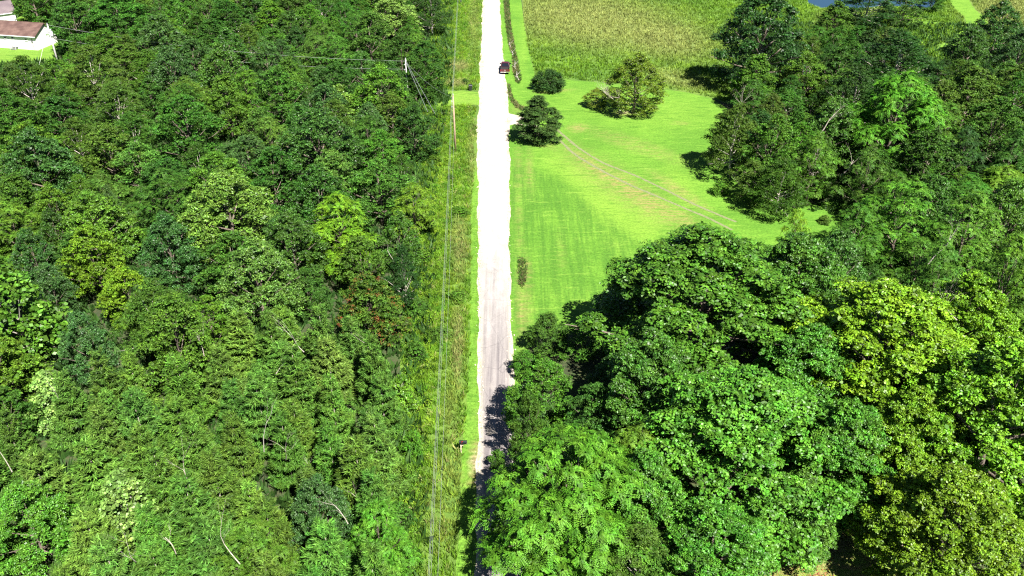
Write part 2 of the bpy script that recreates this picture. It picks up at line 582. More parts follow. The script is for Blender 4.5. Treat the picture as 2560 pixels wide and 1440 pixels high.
def dry_f(px, py, xy):
    d = blob(px, py, [(1600, 490, 150, 26, 33, 1.0), (1500, 430, 110, 16, 36, .9), (1560, 470, 190, 40, 33, .55), (1690, 540, 60, 22, 20, .8), (1445, 320, 26, 10, 0, 1.0), (1595, 365, 130, 18, 18, .45), (1700, 480, 90, 14, 33, .7), (1350, 355, 60, 12, 20, .5),
                      (1562, 283, 30, 6, 0, 1.0), (1700, 308, 20, 4, 0, .6), (1385, 228, 50, 4, -5, .7), (1308, 760, 14, 110, 0, .7), (1322, 430, 10, 60, 0, .5), (1402, 640, 6, 60, 0, .3), (1300, 280, 30, 18, 20, .4)])
    line = seg_dist(px, py, [(1296, 370), (1298, 450), (1300, 640)])
    d = np.maximum(d, .45 * np.exp(-(line / 4) ** 2))
    d = np.maximum(d, .9 * np.exp(-(seg_dist(px, py, [(1318, 650), (1320, 690), (1306, 730), (1303, 800), (1312, 880)]) / 3.5) ** 2))
    return d
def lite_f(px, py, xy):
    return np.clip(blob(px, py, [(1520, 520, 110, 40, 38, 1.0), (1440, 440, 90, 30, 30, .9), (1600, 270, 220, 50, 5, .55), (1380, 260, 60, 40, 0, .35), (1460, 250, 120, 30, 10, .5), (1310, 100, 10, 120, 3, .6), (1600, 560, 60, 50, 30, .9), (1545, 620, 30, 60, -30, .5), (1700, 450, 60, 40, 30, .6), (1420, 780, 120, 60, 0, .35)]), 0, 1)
def soil_f(px, py, xy):
    return blob(px, py, [(1560, 280, 14, 4, 0, .9)])
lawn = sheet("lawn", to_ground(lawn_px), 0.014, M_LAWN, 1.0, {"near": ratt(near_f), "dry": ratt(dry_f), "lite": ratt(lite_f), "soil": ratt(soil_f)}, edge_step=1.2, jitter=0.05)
tag(lawn, None, None, None, "structure")

zero = lambda xy: np.zeros(len(xy))
def const(v):
    return lambda xy: np.full(len(xy), v)
def strip_sheet(name, line_px, w_m, z, mat, attrs=None, jit=0.06):
    ln = resample(to_ground(smooth_line(line_px)), 1.0)
    L, Rr = [], []
    for i, p in enumerate(ln):
        a = Vector(ln[max(i - 1, 0)]); b = Vector(ln[min(i + 1, len(ln) - 1)])
        d = (b - a).normalized(); n = Vector((-d.y, d.x))
        w = w_m * (np.interp(i, [0, len(ln)], [1, 1])) / 2
        L.append(tuple(Vector(p) + n * (w + random.uniform(-jit, jit)))); Rr.append(tuple(Vector(p) - n * (w + random.uniform(-jit, jit))))
    return tag(sheet(name, L + Rr[::-1], z, mat, None, attrs, edge_step=60), None, None, None, "structure")

# two wheel ruts of the field track, and the gravel mouth of the drive
def mat_rut():
    m, nt, bs = nodes("worn_track")
    f = noise(nt, pos(nt), 2.2, 5.0, 0.8)
    c = mix(nt, maprange(nt, f, 0.36, 0.52), (0.09, 0.17, 0.03), (0.22, 0.225, 0.11))
    nt.links.new(c, bs.inputs["Base Color"]); bs.inputs["Roughness"].default_value = 0.9
    return m
M_RUT = mat_rut()
strip_sheet("track_rut", [(1380, 337), (1400, 352), (1440, 388), (1500, 424), (1570, 460), (1640, 490), (1715, 522), (1768, 544), (1830, 575)], 0.5, 0.024, M_RUT)
strip_sheet("track_rut", [(1385, 318), (1408, 338), (1450, 372), (1510, 408), (1590, 440), (1670, 478), (1730, 508), (1784, 532), (1840, 555)], 0.5, 0.024, M_RUT)
dr = sheet("driveway_mouth", to_ground([(1262, 276), (1275, 284), (1300, 290), (1325, 300), (1350, 312), (1345, 322), (1310, 313), (1285, 311), (1264, 316)]), 0.021, M_GRAVEL, None, None, .08, 1.0)
tag(dr, None, None, None, "structure")

# --- left verge
edgeL_px = [(1112, -60), (1110, 0), (1100, 120), (1103, 205), (1072, 240), (1078, 300), (1070, 420), (1082, 500), (1052, 620), (1040, 720), (1030, 850), (1030, 950), (1012, 1100), (1000, 1250), (1010, 1440), (1010, 1700)]
verge_px = [(x - 30, y) for x, y in edgeL_px] + [(1194, 1700), (1200, 1250), (1205, 1000), (1202, 800), (1202, 500), (1204, 330), (1212, 200), (1216, 0), (1217, -60)]
M_VERGE = mat_meadow()
verge = sheet("grass_verge", to_ground(verge_px), 0.004, M_VERGE, 2.5, {"dry": const(.15)}, edge_step=2.0)
tag(verge, None, None, None, "structure")
mow_px = [(1186, 430), (1180, 480), (1177, 560), (1176, 700), (1174, 850), (1168, 1000), (1155, 1120), (1150, 1250), (1140, 1440), (1130, 1700), (1195, 1700), (1202, 1250), (1206, 1050), (1204, 900), (1202, 700), (1201, 560), (1202, 430)]
mow = sheet("mown_edge", to_ground(mow_px), 0.012, M_LAWN, 1.0, {"near": const(.25), "dry": ratt(lambda px, py, xy: blob(px, py, [(1188, 1130, 8, 90, 0, 1.3), (1192, 1200, 6, 40, 0, 1.2), (1150, 1200, 14, 30, 0, .3)])), "lite": const(.35), "soil": ratt(lambda px, py, xy: blob(px, py, [(1187, 1160, 6, 26, 0, .8), (1182, 1118, 9, 12, 0, .7), (1200, 1380, 10, 30, 0, .5)]))}, edge_step=1.2, jitter=0.08)
tag(mow, None, None, None, "structure")
side_px = [(1050, 236), (1110, 230), (1160, 226), (1206, 232), (1206, 262), (1160, 262), (1110, 266), (1050, 266)]
side = sheet("mown_side_path", to_ground(side_px), 0.012, M_LAWN, 1.0, {"near": zero, "dry": const(.15), "lite": const(.75), "soil": zero}, edge_step=1.2, jitter=.2)
tag(side, None, None, None, "structure")

# --- lawns round the houses, grass walk and pond at the back right, bare grass bottom right
house_poly = to_ground([(-60, 100), (60, 36), (100, 36), (120, 60), (150, 110), (140, 150), (-60, 170)])
hl = sheet("house_lawn", house_poly, 0.010, M_LAWN, 2.0, {"near": zero, "dry": const(.1), "lite": const(.6), "soil": zero})
tag(hl, None, None, None, "structure")
walk = strip_sheet("mown_walk", [(2380, -60), (2394, -10), (2412, 22), (2440, 48), (2440, 74), (2405, 100), (2370, 128)], 5.4, 0.014, M_LAWN, {"near": zero, "dry": zero, "lite": const(.6), "soil": zero}, .15)
walk2 = strip_sheet("mown_walk", [(2270, 57), (2320, 58), (2360, 61), (2400, 68), (2430, 82)], 2.6, 0.018, M_LAWN, {"near": zero, "dry": zero, "lite": const(.6), "soil": zero}, .15)
bare = sheet("dry_clearing", to_ground([(1700, 1700), (1760, 1330), (1900, 1260), (2080, 1260), (2260, 1300), (2330, 1700)]), 0.016, M_LAWN, 0.8, {"near": zero, "dry": const(1.0), "lite": const(1.0), "soil": ratt(lambda px, py, xy: blob(px, py, [(1990, 1330, 90, 50, 0, .6), (2060, 1370, 60, 40, 0, .5)]))})
tag(bare, None, None, None, "structure")

wm, wnt, wb = nodes("pond_water")
wb.inputs["Base Color"].default_value = (0.02, 0.06, 0.10, 1)
wb.inputs["Roughness"].default_value = 0.08
wb.inputs["Specular IOR Level"].default_value = 1.0
wb.inputs["IOR"].default_value = 1.5
bump(wnt, wb, noise(wnt, pos(wnt), 1.5, 3.0), 0.25, 0.05)
pond = sheet("pond", [tuple(p) for p in smooth_line(to_ground([(2015, -30), (2022, 8), (2050, 19), (2090, 16), (2150, 20), (2220, 14), (2290, 20), (2320, 22), (2338, 8), (2320, -30), (2200, -60), (2080, -55), (2015, -30)]))], 0.016, wm, None, None, edge_step=30)
tag(pond, None, None, None, "structure")

def leaf_quads(pos_, nrm, length, width, fwd=None):
    """diamond leaves: pos (n,3) base-centre, nrm (n,3), length (n,)"""
    n = len(pos_)
    nrm = nrm / (np.linalg.norm(nrm, axis=1, keepdims=True) + 1e-9)
    if fwd is None:
        fwd = R.normal(size=(n, 3))
    t = fwd - nrm * np.sum(fwd * nrm, 1, keepdims=True)
    t /= (np.linalg.norm(t, axis=1, keepdims=True) + 1e-9)
    b = np.cross(nrm, t)
    L = (length * .5)[:, None]; W = (width * .5)[:, None]
    V = np.empty((n, 4, 3), np.float32)
    V[:, 0] = pos_ - t * L
    V[:, 1] = pos_ + b * W + t * L * .1
    V[:, 2] = pos_ + t * L
    V[:, 3] = pos_ - b * W + t * L * .1
    return V

# ------------------------------------------------------------------ grass and weeds (uncountable)
def blades(name, pts, hmin, hmax, width, per, mat, dryf=None, lean=0.5, spread=0.25, label=None, seedtone=None, cat="weeds"):
    n = len(pts)
    if dryf is None: dry = np.zeros(n)
    else: dry = np.clip(dryf(pts), 0, 1)
    p = np.repeat(pts, per, 0); dr_ = np.repeat(dry, per)
    tone = np.clip(np.repeat(R.uniform(0, 1, n), per) * .6 + R.uniform(0, .4, n * per), 0, 1)
    hs = np.repeat(R.uniform(hmin, hmax, n), per) * R.uniform(.6, 1.1, n * per)
    m = len(p)
    a = R.uniform(0, 2 * np.pi, m); rr = R.uniform(0, spread, m)
    bx = p[:, 0] + np.cos(a) * rr; by = p[:, 1] + np.sin(a) * rr
    fa = R.uniform(0, 2 * np.pi, m)
    w = width * R.uniform(.6, 1.4, m)
    lx = np.cos(a + R.uniform(-.8, .8, m)) * hs * lean * R.uniform(.2, 1.2, m); ly = np.sin(a + R.uniform(-.8, .8, m)) * hs * lean * R.uniform(.2, 1.2, m)
    V = np.empty((m, 3, 3), np.float32)
    V[:, 0] = np.stack([bx - np.cos(fa) * w, by - np.sin(fa) * w, np.zeros(m)], 1)
    V[:, 1] = np.stack([bx + np.cos(fa) * w, by + np.sin(fa) * w, hs * .15], 1)
    V[:, 2] = np.stack([bx + lx, by + ly, hs], 1)
    me = mesh_np(name, V, 3, {"tone": tone, "dry": dr_}, mat)
    o = link(name, me)
    return tag(o, label, cat, None, "stuff")

def scatter(poly, density, keep=None):
    xs = [p[0] for p in poly]; ys_ = [p[1] for p in poly]
    A = (max(xs) - min(xs)) * (max(ys_) - min(ys_))
    n = int(A * density)
    pts = np.stack([R.uniform(min(xs), max(xs), n), R.uniform(min(ys_), max(ys_), n)], 1)
    pts = pts[inside(pts, poly)]
    if keep is not None:
        pts = pts[keep(pts)]
    return pts

W_VERGE = weeds_material("verge_weeds", [(0.095, 0.245, 0.014), (0.165, 0.315, 0.018), (0.245, 0.380, 0.026)], (0.36, 0.34, 0.13), 0.22)
W_MEADOW = weeds_material("meadow_grass", [(0.105, 0.235, 0.016), (0.19, 0.345, 0.022), (0.10, 0.20, 0.018)], (0.34, 0.36, 0.11), 0.12)
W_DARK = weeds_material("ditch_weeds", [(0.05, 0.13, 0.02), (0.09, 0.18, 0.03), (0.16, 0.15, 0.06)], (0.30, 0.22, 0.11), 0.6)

verge_w = to_ground([(x - 25, y) for x, y in edgeL_px[:-1]] + [(1140, 1560), (1140, 1440), (1150, 1250), (1155, 1120), (1168, 1000), (1174, 850), (1176, 700), (1177, 560), (1180, 480), (1187, 400), (1195, 330), (1200, 262), (1206, 225), (1205, 120), (1208, 0), (1209, -60)])
side_w = to_ground([(1040, 228), (1110, 226), (1212, 226), (1212, 262), (1110, 268), (1040, 270)])
def verge_dry(p):
    px, py = Qn(p)
    return np.clip(blob(px, py, [(1150, 620, 22, 90, 0, .6), (1145, 880, 16, 120, 0, .75), (1125, 1050, 20, 120, 0, .35), (1145, 168, 30, 14, 0, .8), (1185, 60, 15, 80, 0, .35), (1180, 380, 12, 80, 0, .4), (1110, 1300, 60, 80, 0, .25), (1130, 1180, 40, 60, 0, .35), (1140, 210, 30, 10, 0, .8)]) + (R.uniform(0, 1, len(p)) > .95) * .7, 0, 1)
vp = scatter(verge_w, 9.0, lambda p: ~inside(p, side_w) & (p[:, 0] < x_at(gl, p[:, 1]) - .95 - .3 * np.sin(p[:, 1] * .4)) & (R.uniform(0, 1, len(p)) < np.clip(110 / (p[:, 1]), .45, 1)))
blades("verge_weeds", vp, .35, .95, .055, 6, W_VERGE, verge_dry, .55, .25, "tall tangled green weeds filling the verge between the left wood and road", cat="weeds")
def leafy(name, pts, zr, size, per, mat, dryf=None, label=None):
    n = len(pts); m = n * per
    p = np.repeat(pts, per, 0)
    hh = np.repeat(R.uniform(zr[0], zr[1], n), per)
    ps = np.stack([p[:, 0] + R.normal(0, .16, m), p[:, 1] + R.normal(0, .16, m), hh * R.uniform(.4, 1.0, m)], 1)
    ln_ = size * R.uniform(.6, 1.3, m)
    V = leaf_quads(ps, R.normal(size=(m, 3)) * .55 + np.array([0, -.1, 1.0]), ln_, ln_ * .45)
    tone = np.clip(np.repeat(R.uniform(0, 1, n), per) * .6 + R.uniform(0, .4, m), 0, 1)
    dry = np.zeros(m) if dryf is None else np.repeat(np.clip(dryf(pts), 0, 1), per)
    return tag(link(name, mesh_np(name, V, 4, {"tone": tone, "dry": dry}, mat)), label, "weeds", None, "stuff")
leafy("leafy_weeds", scatter(verge_w, 3.4, lambda p: ~inside(p, side_w) & (p[:, 0] < -8.3) & (R.uniform(0, 1, len(p)) < np.clip(100 / p[:, 1], .35, 1))), (.25, .95), .20, 16, W_VERGE, verge_dry, "lush leafy weeds along the foot of the left wood")
mead_poly = [p for p in mp]
sub = to_ground([(1304, -40), (1311, 60), (1320, 120), (1336, 172), (1340, 205), (1411, 197), (1500, 205), (1560, 212), (1665, 222), (1720, 230), (1790, 247), (1850, 262), (1950, 262), (2600, 180), (2600, -40)])
walk_keep = to_ground([(2370, -60), (2394, -10), (2412, 22), (2440, 48), (2440, 74), (2405, 100), (2370, 128)])
walk_keep2 = to_ground([(2270, 57), (2320, 58), (2360, 61), (2400, 68), (2430, 82)])
pond_ring = to_ground([(2015, -60), (2018, 8), (2050, 22), (2090, 19), (2150, 24), (2220, 18), (2290, 24), (2325, 25), (2342, 8), (2330, -60)])
def keep_mead(p):
    k = (seg_dist(p[:, 0], p[:, 1], walk_keep) > 2.9) & (seg_dist(p[:, 0], p[:, 1], walk_keep2) > 1.5) & ~inside(p, pond_ring)
    px, py = Qn(p)
    hidden = (px > 1850) & (px < 2250) & (py > 90)
    return k & ~hidden
blades("meadow_grass", scatter(sub, 3.6, keep_mead), .35, .85, .11, 4, W_MEADOW, meadow_dry, .6, .35, "tall green and straw coloured grass covering the meadow beyond the lawn", cat="grass")

# dark weedy ditch rows by the road at the right
ditch = scatter(to_ground([(1258, -20), (1270, -20), (1276, 60), (1284, 105), (1290, 140), (1297, 165), (1303, 200), (1298, 209), (1291, 205), (1283, 180), (1282, 140), (1272, 110), (1265, 60)]), 16)
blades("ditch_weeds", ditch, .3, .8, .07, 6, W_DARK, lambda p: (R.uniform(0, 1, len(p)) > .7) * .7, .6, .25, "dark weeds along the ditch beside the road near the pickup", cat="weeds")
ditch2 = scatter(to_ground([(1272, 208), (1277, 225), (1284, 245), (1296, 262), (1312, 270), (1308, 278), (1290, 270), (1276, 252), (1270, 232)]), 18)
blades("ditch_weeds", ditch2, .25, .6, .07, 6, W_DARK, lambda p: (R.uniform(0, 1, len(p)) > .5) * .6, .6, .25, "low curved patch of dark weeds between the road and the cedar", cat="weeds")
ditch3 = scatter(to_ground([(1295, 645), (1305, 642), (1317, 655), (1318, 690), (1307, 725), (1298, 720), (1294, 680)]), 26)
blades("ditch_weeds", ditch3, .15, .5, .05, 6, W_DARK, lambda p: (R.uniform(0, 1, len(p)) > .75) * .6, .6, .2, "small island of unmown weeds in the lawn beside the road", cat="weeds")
# short grass along the near mown edge and lawn, so the edge is not a clean line
fr = scatter(to_ground(mow_px), 9, lambda p: p[:, 1] < 120)
M_SHORT = weeds_material("short_grass", [(0.10, 0.24, 0.02), (0.15, 0.30, 0.026), (0.18, 0.32, 0.03)], (0.36, 0.31, 0.14), 0.3, dark=.75)
blades("mown_grass", fr, .06, .14, .03, 6, M_SHORT, lambda p: blob(*Qn(p), [(1188, 1150, 10, 90, 0, .8)]), .8, .22, "short bright grass of the mown edge left of the road", cat="grass")
dg = scatter(to_ground([(1800, 1560), (1830, 1380), (1960, 1300), (2120, 1300), (2150, 1560)]), 26)
blades("dry_grass", dg, .05, .16, .03, 5, M_SHORT, lambda p: np.full(len(p), .85) * (R.uniform(0, 1, len(p)) > .25), .9, .2, "parched straw coloured grass in the clearing at the bottom right", cat="grass")

# ------------------------------------------------------------------ tree prototypes
def rand_dirs(n):
    d = R.normal(size=(n, 3))
    return d / np.linalg.norm(d, axis=1, keepdims=True)

def make_lobes(r, H, zb, n, seed, lr=(.22, .34), squash=.62, wild=.2, sharp=2.2, low=.72):
    """boughs on the outside of a crown: a list of flattened ellipsoids, first three are the inner core"""
    rg = np.random.default_rng(seed)
    prof = lambda t: max(.08, (1 - t ** sharp)) ** .6 * (low + (1 - low) * min(1, t * 3.5))
    C, S = [], []
    for t in (.25, .5, .72):
        C.append((0, 0, zb + (H - zb) * t)); q = .50 * r * prof(t)
        S.append((q, q, (H - zb) * .2))
    for i in range(n):
        t = ((i + rg.uniform(.1, .9)) / n) ** .85
        a = i * 2.39996 + rg.uniform(-.5, .5)
        k = rg.uniform(*lr) * (1 - .35 * t)
        ring = max(0, r * prof(t) - k * r * .8) * rg.uniform(1 - wild, 1 + wild)
        z = zb + (H - zb) * (t * .93 + .03) + rg.uniform(-.05, .05) * (H - zb)
        C.append((math.cos(a) * ring, math.sin(a) * ring, z))
        S.append((k * r * rg.uniform(.9, 1.15), k * r * rg.uniform(.9, 1.15), k * r * squash * rg.uniform(.85, 1.2)))
    return np.array(C), np.array(S)

def clump_centres(C, S, rc, cover=1.0, inner=.9, low=-.3):
    out, nr = [], []
    for i in range(len(C)):
        s = S[i]
        cov = cover * (.3 if i < 3 else 1)
        area = 4 * np.pi * ((s[0]*s[1])**1.6 + (s[0]*s[2])**1.6 + (s[1]*s[2])**1.6)**(1/1.6) / 3**(1/1.6)
        m = max(6, int(area / (rc * rc * 2.2) * cov))
        k = np.arange(m) + .5
        ph = np.arccos(1 - 2 * k / m); th = np.pi * (1 + 5**.5) * k + R.uniform(0, 6)
        d = np.stack([np.cos(th) * np.sin(ph), np.sin(th) * np.sin(ph), np.cos(ph)], 1)
        d += R.normal(size=d.shape) * .10
        d /= np.linalg.norm(d, axis=1, keepdims=True)
        p = C[i] + d * s * R.uniform(.8, 1.18, (m, 1))
        ok = d[:, 2] > low
        for j in range(len(C)):
            if j != i:
                q = (p - C[j]) / S[j]
                ok &= (np.sum(q * q, 1) > inner ** 2)
        out.append(p[ok]); nr.append((d / s)[ok])
    p, n = np.concatenate(out), np.concatenate(nr)
    n /= np.linalg.norm(n, axis=1, keepdims=True)
    return p, n

def broadleaf(name, seed, r, H, zb, nl, rc, leaf, nper, cover=1.0, flat=.6, mat=None, rnd=.45, up=.55, width=.62, core=.12, hang=0.0, **kw):
    C, S = make_lobes(r, H, zb, nl, seed, **kw)
    cp, cn = clump_centres(C, S, rc, cover)
    m = len(cp)
    crad = rc * R.uniform(.6, 1.35, m)
    ctone = R.uniform(0, 1, m)
    idx = np.repeat(np.arange(m), nper)
    n = len(idx)
    axis = cn[idx] * .6 + np.array([0, 0, up + .2])
    axis /= np.linalg.norm(axis, axis=1, keepdims=True)
    d = rand_dirs(n)
    flip = np.sum(d * axis, 1) < -.15
    d[flip] -= 2 * np.sum(d[flip] * axis[flip], 1, keepdims=True) * axis[flip]
    rad = crad[idx][:, None] * R.uniform(.45, 1.05, (n, 1))
    off = d * rad
    off[:, 2] *= flat
    ps = cp[idx] + off
    ps[:, 2] -= hang * np.linalg.norm(off[:, :2], axis=1)
    nr = d * .55 + axis * .25 + np.array([0, 0, up]) + R.normal(size=(n, 3)) * rnd
    ln = leaf * R.uniform(.7, 1.25, n)
    V = leaf_quads(ps, nr, ln, ln * width)
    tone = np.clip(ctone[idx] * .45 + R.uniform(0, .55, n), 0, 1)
    # loose inner leaves and boughs keep the crown from being see-through
    k = int(n * core)
    li = R.integers(0, len(C), k)
    pin = C[li] + rand_dirs(k) * S[li] * R.uniform(.3, .88, (k, 1))
    Vi = leaf_quads(pin, rand_dirs(k) + np.array([0, 0, .5]), np.full(k, leaf * 2.3), np.full(k, leaf * 1.8))
    # each clump has a few backing leaves
    kb = m
    ib = np.arange(m)
    pb = cp[ib] - cn[ib] * crad[ib][:, None] * .35 + R.normal(size=(kb, 3)) * rc * .3
    Vb = leaf_quads(pb, cn[ib] + R.normal(size=(kb, 3)) * .4, np.full(kb, rc * .9), np.full(kb, rc * .7))
    V = np.concatenate([V, Vi, Vb]); tone = np.concatenate([tone, R.uniform(0, .3, k), R.uniform(0, .25, kb)])  # inner and backing leaves toned darker: crown's inner shade put into the colour
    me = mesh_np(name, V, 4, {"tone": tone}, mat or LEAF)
    return me, C, S

def frond_crown(name, seed, r, H, zb, nl, rc, mat=None, fr_len=.75, nfr=9, nlf=9, cover=1.0, leaf=.20, **kw):
    """compound leaves radiating from shoot ends (walnut, locust, sumac)"""
    C, S = make_lobes(r, H, zb, nl, seed, **kw)
    cp, cn = clump_centres(C, S, rc, cover)
    m = len(cp)
    nf = m * nfr
    i0 = np.repeat(np.arange(m), nfr)
    a = R.uniform(0, 2 * np.pi, nf)
    ax = cn[i0] * .5 + np.array([0, 0, .75]); ax /= np.linalg.norm(ax, axis=1, keepdims=True)
    t1 = np.cross(ax, np.array([0.31, .9, .1])); t1 /= np.linalg.norm(t1, axis=1, keepdims=True)
    t2 = np.cross(ax, t1)
    out = t1 * np.cos(a)[:, None] + t2 * np.sin(a)[:, None]
    el = R.uniform(-.1, .75, nf)[:, None]
    dr_ = out * (1 - .4 * el) + ax * el
    dr_ /= np.linalg.norm(dr_, axis=1, keepdims=True)
    L = fr_len * R.uniform(.65, 1.25, nf)
    ft = R.uniform(0, 1, nf)
    Vs, ts = [], []
    side = np.cross(dr_, ax); side /= (np.linalg.norm(side, axis=1, keepdims=True) + 1e-9)
    for k in range(nlf):
        s = (k + 1) / nlf
        base = cp[i0] + dr_ * (L * s)[:, None]
        base[:, 2] -= .38 * L * s * s
        for sg in (-1, 1):
            ll = leaf * (1 - .45 * s) * R.uniform(.8, 1.2, nf)
            f = side * sg + dr_ * .55
            f /= np.linalg.norm(f, axis=1, keepdims=True)
            pp = base + f * (ll * .5)[:, None]
            Vs.append(leaf_quads(pp, ax + dr_ * .35 + R.normal(size=(nf, 3)) * .22, ll, ll * .46, f))
            ts.append(ft * .5 + R.uniform(0, .3, nf) + .25 * s)
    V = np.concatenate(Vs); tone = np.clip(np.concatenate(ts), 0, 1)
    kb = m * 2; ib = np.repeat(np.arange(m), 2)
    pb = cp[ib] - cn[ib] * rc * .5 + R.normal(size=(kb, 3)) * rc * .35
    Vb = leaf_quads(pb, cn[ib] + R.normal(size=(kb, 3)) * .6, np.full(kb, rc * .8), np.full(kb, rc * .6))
    V = np.concatenate([V, Vb]); tone = np.concatenate([tone, R.uniform(0, .25, kb)])  # backing leaves toned dark, painting shade behind the fronds
    return mesh_np(name, V, 4, {"tone": tone}, mat or LEAF), C, S

def conifer_crown(name, seed, r, H, zb, whorl=.55, nb=6, taper=.8, rise=.35, tuft=.34, wid=.075, ntw=7, per=9, mat=None, flatness=.5, droop=0.0, ragged=.28):
    rg = np.random.default_rng(seed)
    pts, dirs = [], []
    z = zb
    while z < H - .2:
        f = (z - zb) / (H - zb)
        L = r * (1 - f) ** taper * rg.uniform(.85, 1.1) + .15
        n = max(3, int(nb * (1 - .35 * f)))
        a0 = rg.uniform(0, 6.28)
        for k in range(n):
            a = a0 + 6.283 * k / n + rg.uniform(-.3, .3)
            Lk = L * rg.uniform(1 - ragged, 1.14)
            el = rise * rg.uniform(.3, 1.4) + .5 * f
            d = np.array([math.cos(a) * math.cos(el), math.sin(a) * math.cos(el), math.sin(el)])
            o = np.array([0, 0, z + rg.uniform(-.15, .15)])
            sd = np.array([-math.sin(a), math.cos(a), 0])
            m = max(3, int(Lk / (tuft * .62)))
            for j in range(1, m + 1):
                s = j / m
                c = o + d * Lk * s - np.array([0, 0, droop * s * s * Lk])
                pts.append(c); dirs.append(d + np.array([0, 0, .15]))
                wdt = (1 - s) * .45 * Lk + .12
                q = int(wdt / (tuft * .75)) + (1 if s < .97 else 0)
                for w in range(q):
                    for sg in (-1, 1):
                        off = sd * sg * (w + 1) * tuft * .8
                        pts.append(c + off + d * (w + 1) * tuft * .5 + rg.normal(size=3) * .06)
                        dirs.append(d * .8 + sd * sg * .75 + np.array([0, 0, .12]))
        z += whorl * rg.uniform(.8, 1.2)
    pts.append(np.array([0, 0, H - .1])); dirs.append(np.array([0, 0, 1.]))
    pts, dirs = np.array(pts), np.array(dirs)
    m = len(pts)
    idx = np.repeat(np.arange(m), per); n = len(idx)
    fwd = dirs[idx] / np.linalg.norm(dirs[idx], axis=1, keepdims=True) + R.normal(size=(n, 3)) * .42
    fwd /= np.linalg.norm(fwd, axis=1, keepdims=True)
    ln = tuft * R.uniform(.7, 1.3, n)
    ps = pts[idx] + fwd * (ln * .5)[:, None] + R.normal(size=(n, 3)) * .04
    nr = np.array([0, 0, 1.0]) + R.normal(size=(n, 3)) * .55
    V = leaf_quads(ps, nr, ln, np.full(n, wid) * R.uniform(.7, 1.4, n), fwd)
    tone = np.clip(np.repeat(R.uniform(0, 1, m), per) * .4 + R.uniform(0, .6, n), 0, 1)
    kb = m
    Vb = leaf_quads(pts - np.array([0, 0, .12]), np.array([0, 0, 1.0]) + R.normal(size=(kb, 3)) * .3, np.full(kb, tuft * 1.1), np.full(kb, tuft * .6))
    V = np.concatenate([V, Vb]); tone = np.concatenate([tone, np.zeros(kb)])  # backing quads at the darkest tone paint shaded gaps between tufts
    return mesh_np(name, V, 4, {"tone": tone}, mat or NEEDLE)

def trunk_mesh(name, H, rb, C=None, S=None, seed=0, mat=None, top=.8, extra=0):
    rg = random.Random(seed)
    mb = MB()
    n = 7
    pts = []; x = y = 0
    for i in range(n):
        t = i / (n - 1)
        pts.append((x, y, t * H * top - (0.2 if i == 0 else 0)))
        x += rg.uniform(-.12, .12) * H * .06; y += rg.uniform(-.12, .12) * H * .06
    rad = [rb * (1.35 if i == 0 else 1) * (1 - .82 * i / (n - 1)) for i in range(n)]
    mb.tube(pts, rad, 8)
    if C is not None:
        for i in range(3, len(C), max(1, len(C) // 14)):
            c = C[i]; tz = max(.18, min(.75, (c[2] / H) * .55))
            k = tz / top * (n - 1); a = int(k); b = min(a + 1, n - 1)
            s0 = Vector(pts[a]).lerp(Vector(pts[b]), k - a)
            e = Vector(c) + Vector((c[0], c[1], 0)) * .25
            mid = s0.lerp(e, .5) + Vector((rg.uniform(-.3, .3), rg.uniform(-.3, .3), -.08 * (e - s0).length + .3))
            q = [s0, s0.lerp(mid, .6), mid, mid.lerp(e, .6) + Vector((0, 0, .1)), e]
            r0 = rb * .42
            mb.tube(q, [r0, r0 * .8, r0 * .6, r0 * .42, r0 * .2], 5, False)
            for _ in range(3):
                t = rg.uniform(.35, .9); st = s0.lerp(e, t)
                st = q[2].lerp(q[4], max(0, (t - .4) / .6)) if t > .4 else q[1].lerp(q[2], t / .4)
                dd = (e - s0).normalized() + Vector((rg.uniform(-.8, .8), rg.uniform(-.8, .8), rg.uniform(0, .8)))
                mb.tube([st, st + dd * rg.uniform(.6, 1.4) * S[i][0] * .35, st + dd * S[i][0] * .7], [r0 * .3, r0 * .2, r0 * .08], 4, False)
    return mb.mesh(name, mat or BARK, True)

def bare_branches(seed, L, r, depth=4, start=(0, 0, 0), d=(0, 0, 1), spread=.6, mb=None, rg=None, kids=(2, 4), shrink=.68, curl=.18):
    """dead wood: a limb that forks again and again"""
    rg = rg or random.Random(seed); mb = mb or MB()
    p = Vector(start); d = Vector(d).normalized()
    pts = [p.copy()]; rad = [r]
    for i in range(4):
        d = (d + Vector((rg.uniform(-1, 1), rg.uniform(-1, 1), rg.uniform(-.6, .9))) * curl).normalized()
        p = p + d * L / 4
        pts.append(p.copy()); rad.append(r * (1 - .14 * (i + 1)))
    mb.tube(pts, rad, 5 if r > .05 else 3, False)
    if depth > 0:
        for k in range(rg.randint(*kids)):
            i = rg.choice([2, 3, 4, 4])
            nd = (d + Vector((rg.uniform(-1, 1), rg.uniform(-1, 1), rg.uniform(-.5, .8))) * spread * 1.4).normalized()
            bare_branches(0, L * shrink * rg.uniform(.7, 1.1), rad[i] * .62, depth - 1, pts[i], nd, spread, mb, rg, kids, shrink, curl)
    return mb

# kinds: list of (crown mesh, trunk mesh, radius, height, height of crown middle)
KINDS = {}
def reg(kind, crown, trunk, r, H, c):
    KINDS.setdefault(kind, []).append((crown, trunk, r, H, c))

